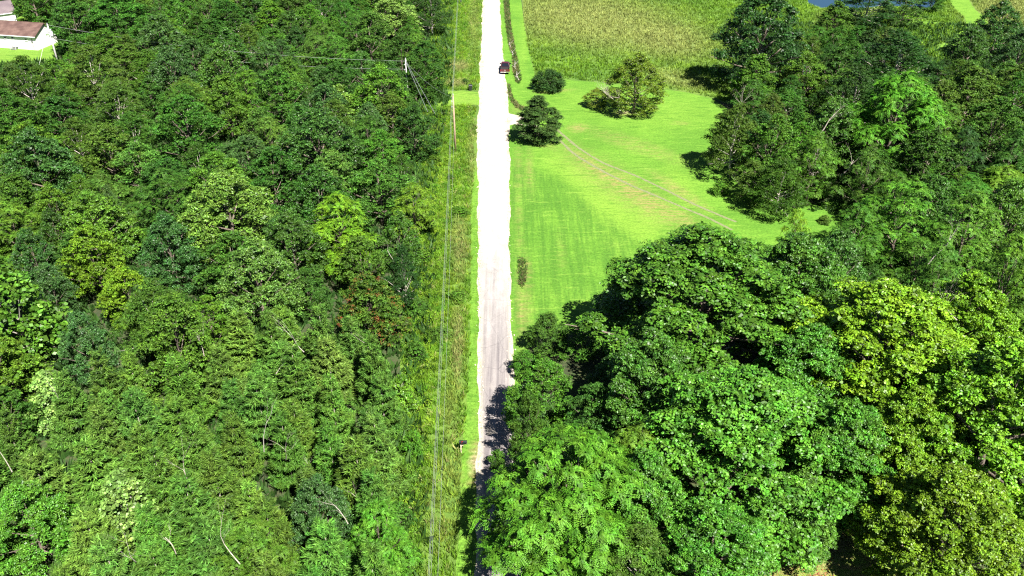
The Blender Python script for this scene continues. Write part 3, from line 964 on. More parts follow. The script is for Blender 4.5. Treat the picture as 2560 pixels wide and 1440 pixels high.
for k in range(2):      # the great maples, close to the camera
    me, C, S = broadleaf("maple_crown", 100 + k, 8.0, 16.5, 1.2, 135, .46, .25, 34, cover=1.05, flat=.50, up=.55, rnd=.6, lr=(.12, .19), squash=.66, wild=.20, core=.08, mat=LEAF_GLOSS)
    reg("maple", me, trunk_mesh("maple_trunk", 16.5, .42, C, S, k), 8.0, 16.5, 8.6)
for k in range(3):      # common wood tree
    me, C, S = broadleaf("broadleaf_crown", 10 + k, 4.6, 11, .6, (54, 60, 48)[k], .37, .19, 21, cover=1.0, flat=.5, rnd=.6, lr=(.15, .26), wild=.24, sharp=(2.2, 1.7, 2.8)[k])
    reg("broad", me, trunk_mesh("broadleaf_trunk", 11, .2, C, S, 10 + k), 4.6, 11, 5.8)
for k in range(2):      # fine leaved, feathery
    me, C, S = broadleaf("fine_crown", 30 + k, 4.6, 11, .8, 56, .38, .15, 30, cover=1.0, flat=.35, rnd=.7, width=.42, hang=.35, lr=(.16, .28), squash=.4, wild=.26, sharp=1.8)
    reg("fine", me, trunk_mesh("fine_trunk", 11, .18, C, S, 30 + k, BARK_PALE), 4.6, 11, 5.8)
for k in range(2):      # rounded oak-like
    me, C, S = broadleaf("oak_crown", 40 + k, 5.2, 12, .6, 84, .36, .18, 22, cover=1.05, flat=.65, rnd=.6, mat=LEAF_GLOSS, lr=(.13, .21), wild=.15, sharp=2.4, squash=.75)
    reg("oak", me, trunk_mesh("oak_trunk", 12, .26, C, S, 40 + k), 5.2, 12, 6.4)
me, C, S = broadleaf("large_leaf_crown", 51, 3.6, 9.5, .6, 26, .48, .34, 14, cover=1.1, flat=.7, up=.3, rnd=.6, width=.78, mat=LEAF_GLOSS, lr=(.24, .36), sharp=1.5)
reg("bigleaf", me, trunk_mesh("large_leaf_trunk", 9.5, .16, C, S, 51, BARK_PALE), 3.6, 9.5, 5.0)
me, C, S = broadleaf("turning_crown", 61, 4.2, 8.5, .4, 34, .42, .19, 26, mat=LEAF_RED, lr=(.22, .34))
reg("turning", me, trunk_mesh("turning_trunk", 8.5, .16, C, S, 61), 4.2, 8.5, 4.4)
me, C, S = frond_crown("walnut_crown", 71, 7.0, 12.5, 1.2, 46, .72, fr_len=.92, nfr=11, nlf=8, leaf=.29, cover=1.15, lr=(.17, .27), wild=.22, squash=.6)
reg("walnut", me, trunk_mesh("walnut_trunk", 12.5, .34, C, S, 71), 7.0, 12.5, 6.9)
for k in range(2):
    me, C, S = frond_crown("locust_crown", 75 + k, 4.4, 10.5, .8, 32, .50, fr_len=.60, nfr=8, nlf=5, leaf=.23, cover=1.1, lr=(.20, .32), wild=.26, squash=.5)
    reg("locust", me, trunk_mesh("locust_trunk", 10.5, .18, C, S, 75 + k), 4.4, 10.5, 5.6)
for k in range(3):
    reg("pine", conifer_crown("pine_crown", 80 + k, 3.3, 9.5, .6, whorl=.85, nb=6, taper=.8, rise=.5, tuft=.58, wid=.085, per=10),
        trunk_mesh("pine_trunk", 9.5, .13, None, None, 80 + k, DEADWOOD, top=.97), 3.3, 9.5, 5.0)
me, C, S = broadleaf("cedar_crown", 90, 4.6, 8.2, .2, 60, .34, .20, 34, cover=1.1, flat=.30, rnd=.35, width=.26, up=.8, hang=.2, lr=(.20, .36), squash=.26, wild=.28, sharp=1.7, mat=NEEDLE)
reg("cedar", me, trunk_mesh("cedar_trunk", 8.2, .28, C, S, 90, top=.95), 4.6, 8.2, 3.9)
for k in range(2):
    me, C, S = broadleaf("shrub_crown", 95 + k, 1.6, 2.0, .0, 18, .26, .13, 22, lr=(.26, .42), core=.2, wild=.25)
    reg("shrub", me, trunk_mesh("shrub_stem", 1.6, .05, C, S, 95 + k), 1.6, 2.0, 1.0)
me, C, S = broadleaf("yew_crown", 99, 3.6, 3.6, .0, 34, .32, .15, 30, lr=(.22, .34), core=.2, mat=NEEDLE, width=.35, up=.6, wild=.08, sharp=3.5)
reg("bush", me, trunk_mesh("yew_stem", 2.6, .12, C, S, 99), 3.6, 3.6, 1.7)

# leaf colours (real leaf reflectance)
G = {
 "dark":   (0.034, 0.102, 0.015), "deep": (0.020, 0.062, 0.016), "blue": (0.042, 0.110, 0.032), "mid": (0.052, 0.142, 0.017),
 "fresh":  (0.068, 0.178, 0.016), "olive": (0.072, 0.140, 0.020), "yellow": (0.118, 0.240, 0.014), "pale": (0.098, 0.205, 0.036),
 "cream":  (0.190, 0.310, 0.080), "lime": (0.086, 0.205, 0.017), "grey": (0.056, 0.125, 0.036), "needle": (0.062, 0.145, 0.022),
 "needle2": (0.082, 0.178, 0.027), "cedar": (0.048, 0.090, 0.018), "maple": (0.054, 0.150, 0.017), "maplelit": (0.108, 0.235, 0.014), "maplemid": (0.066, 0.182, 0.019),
}
WORD = {"dark": "dark green", "deep": "very dark green", "blue": "blue-green", "mid": "mid green", "fresh": "fresh green", "olive": "olive green",
        "yellow": "yellow-green", "pale": "pale green", "cream": "cream-tipped", "lime": "lime green", "grey": "grey-green", "needle": "green", "needle2": "light green",
        "cedar": "dark green", "maple": "deep green", "maplelit": "bright yellow-green", "maplemid": "bright green"}
NAME = {"maple": "maple_tree", "broad": "broadleaf_tree", "fine": "feathery_tree", "oak": "oak_tree", "bigleaf": "large_leaf_tree", "turning": "broadleaf_tree",
        "walnut": "walnut_tree", "locust": "locust_tree", "pine": "pine_tree", "cedar": "cedar_tree", "shrub": "shrub", "bush": "shrub"}
SAY = {"maple": "maple", "broad": "broadleaf tree", "fine": "feathery tree", "oak": "round-crowned tree", "bigleaf": "large-leaved tree", "turning": "broadleaf tree",
       "walnut": "walnut tree", "locust": "locust tree", "pine": "young pine", "cedar": "cedar", "shrub": "shrub", "bush": "bush"}

TREES = []           # (px, py of the crown, world x, y, r) to keep fillers apart
LM = []              # landmarks for labels: (x, y, phrase)
LABELS = set()

def plant(kind, x, y, r, h, colour, label=None, group=None, name=None, variant=None, rz=None, lean=0.0):
    v = KINDS[kind]
    cm, tm, r0, H0, c0 = v[variant if variant is not None else random.randrange(len(v))]
    sx, sz = r / r0, h / H0
    o = empty(name or NAME[kind], (x, y, 0), rz if rz is not None else random.uniform(0, 6.283))
    if lean: o.rotation_euler[0] = lean
    o.scale = (sx * random.uniform(.95, 1.05), sx * random.uniform(.95, 1.05), sz)
    t = link("trunk", tm, o)
    c = link("crown", cm, o)
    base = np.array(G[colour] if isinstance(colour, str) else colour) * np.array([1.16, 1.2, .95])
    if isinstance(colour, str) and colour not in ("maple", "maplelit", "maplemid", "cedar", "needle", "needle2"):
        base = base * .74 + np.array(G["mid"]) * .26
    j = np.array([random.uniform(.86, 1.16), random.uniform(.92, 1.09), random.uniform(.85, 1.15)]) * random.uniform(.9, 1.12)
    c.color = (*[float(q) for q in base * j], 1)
    tag(o, label, "bush" if kind in ("shrub", "bush") else "tree", group)
    if label: LABELS.add(label)
    TREES.append((x, y, r, h))
    return o

def plant_px(kind, cx, cy, rpx, colour, label, lm=None, h=None, hs=1.0, group=None, **kw):
    """crown middle seen at (cx, cy), rpx wide; real size follows from the distance"""
    v = KINDS[kind][kw.get("variant") or 0]
    r0, H0, c0 = v[2], v[3], v[4]
    s = 1.0
    zc = c0
    for _ in range(8):
        r = rpx / scale_at(cy, zc)
        hh = h if h else max(min(H0 * r / r0 * hs, 13.0), min(9.0, H0) if kind in ("broad", "fine", "oak", "pine", "locust") else 0)
        zc = c0 * hh / H0
    p = P(cx, cy, zc)
    o = plant(kind, p.x, p.y, r, hh, colour, label, group, **kw)
    if lm: LM.append((p.x, p.y, lm))
    return o

# ---- named trees of the left wood
LW = "trees of the wood left of the road"
left_trees = [
 ("oak", 405, 112, 68, "blue", "soft grey-green round tree at the back of the left wood, below the dark row", "the soft grey-green round tree"),
 ("oak", 432, 192, 62, "blue", "bluish tree with silvery leaf tips just in front of the soft grey-green round tree", "the silvery-tipped tree"),
 ("broad", 190, 62, 74, "mid", "leafy tree touching the right end of the brown roofed house", "the tree at the house end"),
 ("broad", 80, -5, 50, "mid", "tree standing behind the gap between the two pale houses", None),
 ("broad", 300, 55, 95, "mid", "broad leafy tree at the back, right of the pole with the transformer", "the tree behind the transformer wires"),
 ("broad", 985, 45, 66, "cream", "palest yellow-green tree at the top edge of the left wood", "the pale yellow-green back tree"),
 ("fine", 1078, 28, 46, "deep", "very dark drooping tree at the wood's edge, top, next to the far verge", "the dark drooping edge tree"),
 ("broad", 925, 105, 62, "olive", "olive tinted tree just below the palest tree at the back", "the olive tinted back tree"),
 ("broad", 1062, 165, 52, "dark", "dark tree at the wood's edge behind the mown side path", "the dark tree by the side path"),
 ("broad", 955, 238, 66, "lime", "yellow-green low crown directly below the guyed pole", "the yellow-green crown below the guyed pole"),
 ("oak", 800, 375, 118, "dark", "largest dark green dome in the middle of the left wood", "the large dark dome"),
 ("bigleaf", 855, 268, 42, "pale", "pale leafy top peeping out behind the largest dark green dome", "the pale top behind the dome"),
 ("oak", 925, 318, 46, "grey", "grey-blue small tree just right of the largest dark green dome", "the grey-blue small tree"),
 ("oak", 100, 425, 98, "blue", "wide dull green tree with pale leaf edges near the left border", "the wide dull green tree"),
 ("broad", 355, 430, 66, "pale", "pale green pointed crown right of the wide dull green tree", "the pale pointed crown"),
 ("broad", 235, 655, 84, "yellow", "brightest yellow-green tree of the left wood", "the brightest yellow-green tree"),
 ("broad", 320, 740, 66, "yellow", "lower yellow-green crown beside the brightest yellow-green tree, nearer the camera", None),
 ("oak", 88, 650, 54, "blue", "dark bluish small tree left of the brightest yellow-green tree", "the dark bluish small tree"),
 ("bigleaf", 45, 790, 108, "fresh", "tall tree with pale outer leaves cut by the left border", "the tall left border tree"),
 ("oak", 648, 712, 100, "pale", "large pale green dome in the middle of the left wood", "the large pale dome"),
 ("oak", 575, 540, 128, "pale", "widest soft pale green crown, behind the large pale green dome", "the widest pale crown"),
 ("locust", 1035, 525, 56, "yellow", "yellow-green tree at the wood's edge level with the long wires", "the yellow-green edge tree"),
 ("locust", 850, 575, 84, "yellow", "yellow-green loose tree left of the one at the wood's edge", "the loose yellow-green tree"),
 ("broad", 905, 665, 62, "olive", "olive brown-green tree just behind the reddening one", "the olive brown-green tree"),
 ("turning", 925, 770, 88, "olive", "tree with leaves already turning red near the wood's edge", "the reddening tree"),
 ("bigleaf", 130, 1000, 62, "cream", "creamy white leaved tree among the pines at the left", "the creamy leaved tree"),
 ("bigleaf", 318, 1265, 80, "cream", "pale large-leaved tree standing alone among the lower left pines", "the pale large-leaved tree"),
 ("oak", 215, 865, 58, "blue", "dark blue-green rounded tree in front of the lower yellow-green crown", "the dark blue-green rounded tree"),
 ("broad", 440, 850, 108, "fresh", "large soft light green tree behind the pine thicket", "the large light green tree"),
 ("oak", 80, 1310, 104, "lime", "small-leaved lime green tree in the lower left corner", "the lime green corner tree"),
 ("oak", 800, 1290, 76, "grey", "grey-green leafy tree at the bottom between the pines and the verge", "the grey-green bottom tree"),
 ("bigleaf", 1005, 985, 40, "lime", "small bright broad-leaved tree at the wood's edge halfway down the verge", "the small bright edge tree"),
 ("fine", 75, 222, 72, "olive", "light olive tree with feathery leaves just in front of the house lawn", "the light olive tree"),
 ("fine", 235, 195, 72, "olive", "light olive feathery tree in front of the pole with the transformer", "the olive tree by the transformer pole"),
 ("oak", 285, 535, 26, "grey", "tiny grey-blue tree deep in the wood, above the brightest yellow-green tree", "the tiny grey-blue tree"),
 ("locust", 950, 1350, 84, "lime", "bright leafy tree at the bottom edge beside the verge", "the bright bottom tree"),
 ("locust", 640, 1395, 90, "lime", "bright leafy tree at the bottom edge in front of the pines", "the bright tree before the pines"),
 ("fine", 1010, 690, 44, "deep", "dark drooping tree at the wood's edge right of the reddening one", "the dark drooping mid-edge tree"),
 ("broad", 1035, 330, 58, "dark", "dark bushy tree at the wood's edge level with the near wooden pole", "the dark tree by the near pole"),
 ("broad", 700, 250, 75, "mid", "mid green spreading tree behind the largest dark green dome", "the spreading tree behind the dome"),
 ("oak", 560, 190, 66, "mid", "rounded mid green tree right of the silvery-tipped one", "the rounded mid green tree"),
 ("broad", 470, 330, 85, "mid", "clumpy mid green tree two crowns left of the largest dark green dome", "the clumpy mid green tree"),
]
for kd, cx, cy, rp, col, lb, lm in left_trees:
    plant_px(kd, cx, cy, rp * 1.06, col, lb, lm, group=LW)

# ---- named trees of the right side
RW = "trees of the wood right of the lawn"
right_trees = [
 ("oak", 1905, 95, 112, "deep", "largest blue-black round tree, left end of the back right wood", "the blue-black round tree", dict(h=21)),
 ("fine", 2170, 10, 88, "deep", "dark spreading tree standing in front of the pond", "the dark tree by the pond", dict(h=11)),
 ("broad", 2262, 22, 52, "dark", "dark bushy tree on the pond bank, left of the mown walk", None, dict(h=8)),
 ("broad", 2330, -2, 34, "dark", "smaller dark tree on the pond bank touching the top edge", None, dict(h=6)),
 ("broad", 2095, 42, 32, "lime", "low lime green tree on the near bank of the pond", None, dict(h=5)),
 ("broad", 2085, 70, 58, "olive", "olive bush-like tree right of the blue-black round tree", "the olive tree right of it", {}),
 ("fine", 2235, 165, 128, "deep", "widest dark feathery tree in the middle of the back right wood", "the widest dark feathery tree", dict(h=15)),
 ("fine", 2130, 250, 90, "deep", "dark feathery tree in front of the widest dark feathery one", "the front dark feathery tree", dict(h=14)),
 ("broad", 1888, 205, 62, "fresh", "fresh green low tree under the left side of the blue-black tree", "the fresh low tree", {}),
 ("broad", 2010, 205, 64, "fresh", "fresh green low tree under the right side of the blue-black tree", None, {}),
 ("oak", 2495, 75, 62, "dark", "dark tree on the far right below the mown walk", "the dark tree by the mown walk", {}),
 ("oak", 2420, 130, 56, "dark", "dark tree hiding the lower end of the mown walk", None, {}),
 ("oak", 2545, 140, 60, "blue", "dull dark tree at the right border below the mown walk", None, {}),
 ("fine", 1835, 345, 84, "olive", "olive tree with a pale flowering face at the lawn's right edge", "the pale flowering olive tree", dict(h=12.5)),
 ("bigleaf", 1800, 355, 34, "cream", "cream leaved sapling in front of the olive tree at the lawn's right edge", None, dict(h=8)),
 ("fine", 1925, 305, 62, "olive", "olive yellow thin-crowned tree behind the pale flowering one", "the thin olive tree", {}),
 ("fine", 2040, 400, 60, "olive", "olive brown tree at the dark gap in the right wood", "the olive tree by the dark gap", {}),
 ("broad", 1990, 370, 52, "fresh", "bright green upright tree between two olive trees at the lawn's right edge", "the bright upright tree", dict(h=9)),
 ("walnut", 2240, 300, 122, "fresh", "large bright green clumpy tree in the middle of the right wood", "the large bright clumpy tree", dict(h=17)),
 ("broad", 2420, 250, 92, "olive", "broad olive tree near the right border, behind the bright clumpy one", "the broad olive tree", {}),
 ("broad", 2480, 330, 78, "mid", "tree hung with creepers near the right border", "the creeper-hung tree", {}),
 ("fine", 2535, 250, 62, "mid", "thin mid green tree touching the right border, upper half", None, {}),
 ("fine", 1950, 465, 84, "mid", "mid green tree at the lower end of the lawn's right edge", "the mid green lawn edge tree", dict(h=9)),
 ("broad", 1885, 455, 50, "olive", "small olive tree with dead twigs at the lawn's right edge", None, dict(h=7)),
 ("broad", 2310, 420, 96, "dark", "dark shaded tree in front of the large bright clumpy one", "the dark shaded tree", dict(h=13)),
 ("broad", 2190, 440, 60, "dark", "dark shaded tree beside the black gap of the right wood", None, {}),
 ("walnut", 2500, 480, 84, "lime", "light green tree at the right border above the yellow-green maples", "the light green border tree", {}),
 ("locust", 2250, 560, 112, "maplemid", "broad tree with pale stems showing, middle of the right wood", "the pale-stemmed broad tree", dict(h=14)),
 ("locust", 2130, 610, 84, "mid", "green tree between the lawn corner and the pale-stemmed tree", None, dict(h=12)),
 ("locust", 2410, 600, 104, "fresh", "fresh green spreading tree right of the pale-stemmed one", "the fresh spreading tree", dict(h=14)),
 ("locust", 2330, 730, 90, "mid", "dull green tree with bare grey limbs showing behind the yellow-green maple", "the bare-limbed tree", dict(h=14)),
 ("locust", 2510, 720, 92, "lime", "loose lime green tree at the right border behind the tall maple", "the loose lime border tree", dict(h=15)),
 ("locust", 1985, 590, 36, "yellow", "small yellow tree between the great dark maple and the lawn corner", "the small yellow tree", dict(h=9)),
 ("maple", 1760, 765, 275, "maple", "greatest dark green maple, its dome standing over the lawn", "the greatest dark maple", dict(h=17.5, variant=0)),
 ("maple", 2205, 890, 255, "maplelit", "great yellow-green maple right of the darkest one", "the great yellow-green maple", dict(h=17, variant=1)),
 ("maple", 1835, 1125, 280, "maplemid", "great bright green maple in front of the greatest dark one", "the great bright maple", dict(h=16, variant=1)),
 ("maple", 2490, 1060, 225, "maplelit", "tall yellow-green maple at the right border", "the tall border maple", dict(h=17.5, variant=0)),
 ("maple", 2370, 1330, 200, "maplelit", "lowest yellow-green maple, filling the bottom right corner", "the lowest yellow-green maple", dict(h=13, variant=1)),
 ("maple", 2090, 1150, 150, "maplemid", "bright green maple between the great yellow-green one and the dry clearing", "the maple above the clearing", dict(h=13, variant=0)),
 ("maple", 1775, 1400, 170, "maplemid", "maple at the bottom edge left of the dry clearing", "the maple left of the clearing", dict(h=11, variant=0)),
 ("walnut", 1425, 1250, 222, "lime", "large walnut tree with feathered leaf sprays hanging over the road", "the large walnut by the road", dict(h=14)),
 ("walnut", 1590, 1180, 110, "lime", "smaller feather-leaved walnut between the large one and the bright maple", None, dict(h=11)),
 ("fine", 1600, 1420, 130, "pale", "narrow-leaved willow-like tree at the bottom edge beside the walnut", "the willow-like tree", dict(h=9)),
 ("broad", 1352, 985, 92, "fresh", "small rounded tree beside the road above the large walnut", "the small rounded roadside tree", dict(h=9.5)),
 ("oak", 1330, 1010, 60, "grey", "thin grey-green sapling crowding the small rounded tree beside the road", None, dict(h=6.5)),
 ("broad", 1368, 830, 58, "mid", "bushy tree at the lower corner of the lawn, left one", "the bushy tree at the lawn corner", dict(h=5.5)),
 ("broad", 1455, 850, 62, "mid", "bushy tree at the lower corner of the lawn, shaded by the great dark maple", None, dict(h=5)),
 ("broad", 1310, 905, 36, "fresh", "low roadside shrub tree where the shade reaches the road", None, dict(h=3.4)),
 ("broad", 1480, 1040, 80, "dark", "dark tree in the black shade between the walnut and the great dark maple", None, dict(h=8)),
 ("maple", 1985, 730, 150, "maple", "dark maple crown joining the greatest dark maple and the yellow-green one", "the joining maple crown", dict(h=15, variant=1)),
 ("maple", 1610, 1270, 130, "maplemid", "bright maple side crown between the walnut and the great bright maple", None, dict(h=12, variant=0)),
 ("broad", 1322, 1080, 60, "mid", "thin leafy tree whose shade crosses the road above the walnut", None, dict(h=10)),
 ("maple", 2015, 960, 150, "maplemid", "bright crown wedged between the great bright maple and the yellow-green one", None, dict(h=13.5, variant=1)),
 ("maple", 2400, 830, 130, "maplelit", "yellow-green crown behind the tall border maple", None, dict(h=14.5, variant=0)),
 ("maple", 2270, 1120, 140, "maplelit", "yellow-green crown over the black gap beside the maple above the clearing", None, dict(h=13, variant=1)),
 ("maple", 1625, 985, 140, "maple", "dark side crown leaning from the greatest dark maple towards the road", None, dict(h=14, variant=0)),
 ("maple", 1985, 1290, 105, "maplemid", "small bright crown hanging just above the dry clearing", None, dict(h=9, variant=0)),
 ("oak", 1530, 960, 70, "dark", "dark low tree deep in the shade between the roadside trees and great maple", None, dict(h=7)),
]
for kd, cx, cy, rp, col, lb, lm, kw in right_trees:
    plant_px(kd, cx, cy, rp, col, lb, lm, group=RW, **kw)

# lone trees of the lawn
ln = plant_px("oak", 1590, 208, 74, (0.098, 0.170, 0.017), "lone rounded tree on the lawn with dead bare limbs on its left", "the lone lawn tree", h=11.5, variant=0, name="lawn_tree")
plant_px("broad", 1492, 244, 34, (0.12, 0.18, 0.03), "low leafy offshoot on the lawn touching the lone tree's left side", None, h=4.0)
plant_px("cedar", 1345, 300, 64, "cedar", "spreading dark cedar beside the drive mouth", "the cedar", h=8.4)
plant_px("bush", 1370, 203, 43, "deep", "round dark evergreen bush at the meadow corner", "the round evergreen bush", h=4.2)
plant_px("shrub", 1800, 470, 26, "lime", "low yellow-green shrub at the lawn's right edge beside dead twigs", None, h=2.0)
plant_px("shrub", 1790, 92, 16, "blue", "low blue-green shrub in the meadow left of the blue-black tree", None, h=1.6)
plant_px("shrub", 1163, 203, 9, "grey", "little grey-white weed bush beside the black bin on the verge", None, h=1.2)
plant_px("shrub", 2062, 549, 18, "pale", "small pale shrub on the grass beyond the small yellow tree", None, h=1.2)
plant_px("shrub", 1150, 528, 26, "lime", "clump of tall grass-like growth on the verge beside the wires", None, h=1.3)
plant_px("shrub", 1140, 740, 28, "lime", "second tall clump on the verge nearer the camera, level with the reddening tree", None, h=1.3)
plant_px("shrub", 1098, 835, 30, "mid", "dark leafy clump on the verge under the wires", None, h=1.5)
plant_px("shrub", 1127, 445, 10, "dark", "tiny dark clump on the verge in front of the near wooden pole", None, h=1.2)
plant_px("shrub", 1243, 1150, 22, "mid", "small twiggy sprig reaching over the shaded road", None, h=2.4)
for i, (cx, cy, rp, c, lb) in enumerate([
    (1040, 880, 30, "mid", "low edge shrub just above the small bright edge tree"), (1030, 1110, 32, "lime", "lime edge shrub just below the small bright edge tree"),
    (1010, 1190, 34, "fresh", "fresh green edge shrub left of the mailbox, at the wood's foot"), (1000, 1290, 36, "mid", "rounded edge shrub on the lower verge border"),
    (1060, 640, 22, "fresh", "small fresh shrub at the wood's foot behind the dark drooping mid-edge tree"), (1070, 560, 20, "mid", "small shrub at the foot of the yellow-green edge tree"),
    (1045, 770, 26, "mid", "shrub at the wood's foot right of the reddening tree"), (1085, 400, 20, "fresh", "shrub at the wood's foot level with the base of the near wooden pole"),
    (1080, 300, 16, "fresh", "shrub in front of the dark tree by the near wooden pole"), (1020, 1400, 36, "lime", "lime green shrub at the very bottom of the verge border")]):
    plant_px("shrub", cx, cy, rp, c, lb, None, h=rp * .085)

# ---- filler trees: crowded wood, each a tree of its own
def relation(x, y, lx, ly):
    dx, dy = x - lx, y - ly
    d = math.hypot(dx, dy)
    how = "close" if d < 8 else ("just" if d < 14 else ("a little way" if d < 24 else "well"))
    if abs(dx) > abs(dy):
        where = "right of" if dx > 0 else "left of"
    else:
        where = "behind" if dy > 0 else "in front of"
    if how == "close": return "close " + ("beside and " if abs(dx) > abs(dy) else "") + where
    return how + " " + where

def side_word(x, y, lx, ly):
    dx, dy = x - lx, y - ly
    a = ("back" if dy > 0 else "front"); b = ("right" if dx > 0 else "left")
    return f"on the {a} {b} side of"

def make_label(kind, colour, x, y, h):
    size = "small" if h < 8.6 else ("tall" if h > 11.5 else "")
    w = WORD.get(colour, "green")
    near = sorted(LM, key=lambda l: math.hypot(l[0] - x, l[1] - y))[:7]
    cands = []
    for l in near[:3]:
        cands.append(f"{w} {SAY[kind]} {relation(x, y, l[0], l[1])} {l[2]}")
        cands.append(f"{size} {w} {SAY[kind]} {relation(x, y, l[0], l[1])} {l[2]}".strip())
        cands.append(f"{w} {SAY[kind]} {side_word(x, y, l[0], l[1])} {l[2]}")
    for l in near[1:]:
        cands.append(f"{w} {SAY[kind]} between {near[0][2]} and {l[2]}")
    for l in near[3:]:
        cands.append(f"{size} {w} {SAY[kind]} {relation(x, y, l[0], l[1])} {l[2]}".strip())
    for l in near[2:]:
        cands.append(f"{w} {SAY[kind]} between {near[1][2]} and {l[2]}")
    for c in cands:
        n = len(c.split())
        if 4 <= n <= 16 and c not in LABELS:
            return c
    return None

def edge_x(py):
    return float(np.interp(py, [p[1] for p in edgeL_px], [p[0] for p in edgeL_px]))

def too_close(x, y, r, k=.72):
    for (a, b, q, hh) in TREES:
        if (a - x) ** 2 + (b - y) ** 2 < (k * (q + r)) ** 2:
            return True
    return False

def palette(px, py):
    if px > 1280:
        return random.choice(["dark", "mid", "mid", "olive", "fresh", "deep"])
    if py < 130:
        return random.choice(["dark", "dark", "mid", "mid", "olive", "fresh"])
    if py < 260 and px < 360:
        return random.choice(["olive", "olive", "lime", "fresh"])
    if py < 400:
        return random.choice(["dark", "mid", "mid", "olive", "fresh", "blue", "dark"])
    if px > 850:
        return random.choice(["fresh", "mid", "yellow", "lime", "mid"])
    return random.choice(["mid", "fresh", "mid", "olive", "pale", "lime", "blue", "dark"])

def fill(region, n_try, rr, kinds, hrange, ok, group, k=.72, maxn=999, pal=None):
    xs = [p[0] for p in region]; yy = [p[1] for p in region]
    made = 0
    for _ in range(n_try):
        if made >= maxn: break
        x, y = random.uniform(min(xs), max(xs)), random.uniform(min(yy), max(yy))
        if not inside(np.array([[x, y]]), region)[0]: continue
        r = random.uniform(*rr); h = random.uniform(*hrange) * (r / rr[1]) ** .35
        if too_close(x, y, r, k): continue
        px, py, dep = Q(x, y, h * .55)
        rp = r * F / dep
        tx, ty, _ = Q(x, y, h)
        if not ok(px, py, rp, ty): continue
        kind = random.choice(kinds(px, py))
        col = (pal or palette)(px, py)
        lb = make_label(kind, col, x, y, h)
        if lb is None:
            lb = f"crowded {WORD.get(col)} tree with nothing to set it apart from its neighbours"
        plant(kind, x, y, r, h, col, lb, group)
        made += 1
    return made

left_region = to_ground([(-260, -25), (1130, -25), (1130, 200), (1090, 420), (1080, 900), (1060, 1440), (1060, 1700), (-400, 1700), (-400, 600)])
def pine_zone(px, py):
    # lower left thicket of young pines
    return py > np.interp(px, [0, 200, 420, 560, 760, 860, 960, 1040], [1100, 980, 930, 860, 800, 830, 900, 1000]) and px < 1040
def ok_left(px, py, rp, ty):
    if px + rp * .85 > edge_x(py): return False
    if px - rp < 128 and ty < 148 and py > -20: return False       # keep the houses in view
    if px - rp < 160 and ty < 128 and px + rp > 60 and py > 60: return False
    return True
def ok_pine(px, py, rp, ty):
    return ok_left(px, py, rp, ty) and pine_zone(px, py)
def ok_broad(px, py, rp, ty):
    return ok_left(px, py, rp, ty) and not pine_zone(px, py)
n1 = fill(left_region, 9000, (2.1, 3.0), lambda a, b: ["pine"], (7.5, 10.0), ok_pine, "young pines of the lower left thicket", .58, 130, lambda a, b: random.choice(["needle", "needle", "needle2"]))
n2 = fill(left_region, 12000, (3.9, 5.6), lambda a, b: ["broad", "broad", "oak", "fine", "locust"], (9.5, 12.5), ok_broad, LW, .74, 190)
n3 = fill(left_region, 9000, (2.4, 3.4), lambda a, b: ["broad", "fine", "oak", "locust"], (7.5, 10), ok_broad, LW, .70, 110)

right_region = to_ground([(1830, 60), (1830, 420), (1960, 520), (2110, 540), (2110, 620), (1980, 700), (1900, 800), (2600, 1500), (2900, 1500), (2900, 60)])
def ok_right(px, py, rp, ty):
    bx = px - rp
    if ty < 150 and px > 2270: return False
    if ty < 60: return False
    if py < 300 and bx < 1800: return False
    if bx < 2130 and 470 < py < 640: return False
    if bx < 1830 and py < 560: return False
    return not (1880 < px < 2300 and py > 1180)
n4 = fill(right_region, 9000, (3.6, 5.2), lambda a, b: ["broad", "fine", "oak", "locust"], (9.5, 13), ok_right, RW, .72, 90)
n5 = fill(right_region, 4000, (2.2, 3.2), lambda a, b: ["broad", "fine"], (6, 8.5), ok_right, RW, .66, 40)
print("fillers", n1, n2, n3, n4, n5, "trees", len(TREES))

# undergrowth closing the floor of both woods
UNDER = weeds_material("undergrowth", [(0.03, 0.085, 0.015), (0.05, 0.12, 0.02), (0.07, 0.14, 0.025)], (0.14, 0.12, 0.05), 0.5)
ug = scatter(left_region, 1.2, lambda p: (Qn(p)[0] > -100) & (Qn(p)[0] < 1130) & ~inside(p, house_poly))
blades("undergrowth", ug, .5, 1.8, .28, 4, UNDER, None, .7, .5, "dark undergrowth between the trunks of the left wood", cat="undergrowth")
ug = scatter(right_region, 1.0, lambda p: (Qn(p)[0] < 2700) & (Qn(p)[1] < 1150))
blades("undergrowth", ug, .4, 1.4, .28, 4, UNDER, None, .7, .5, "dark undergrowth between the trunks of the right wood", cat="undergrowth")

# ------------------------------------------------------------------ dead wood
def dead_tree(px, py, h0, L, r, label, seed, d=(0, 0, 1), depth=4, spread=.6, name="dead_tree", mat=None, kids=(2, 4), curl=.18):
    p = P(px, py, h0)
    mb = bare_branches(seed, L, r, depth, (0, 0, 0), d, spread, kids=kids, curl=curl)
    o = mb.build(name, mat or DEADWOOD)
    o.location = p
    return tag(o, label, "dead tree" if name == "dead_tree" else "dead branch")

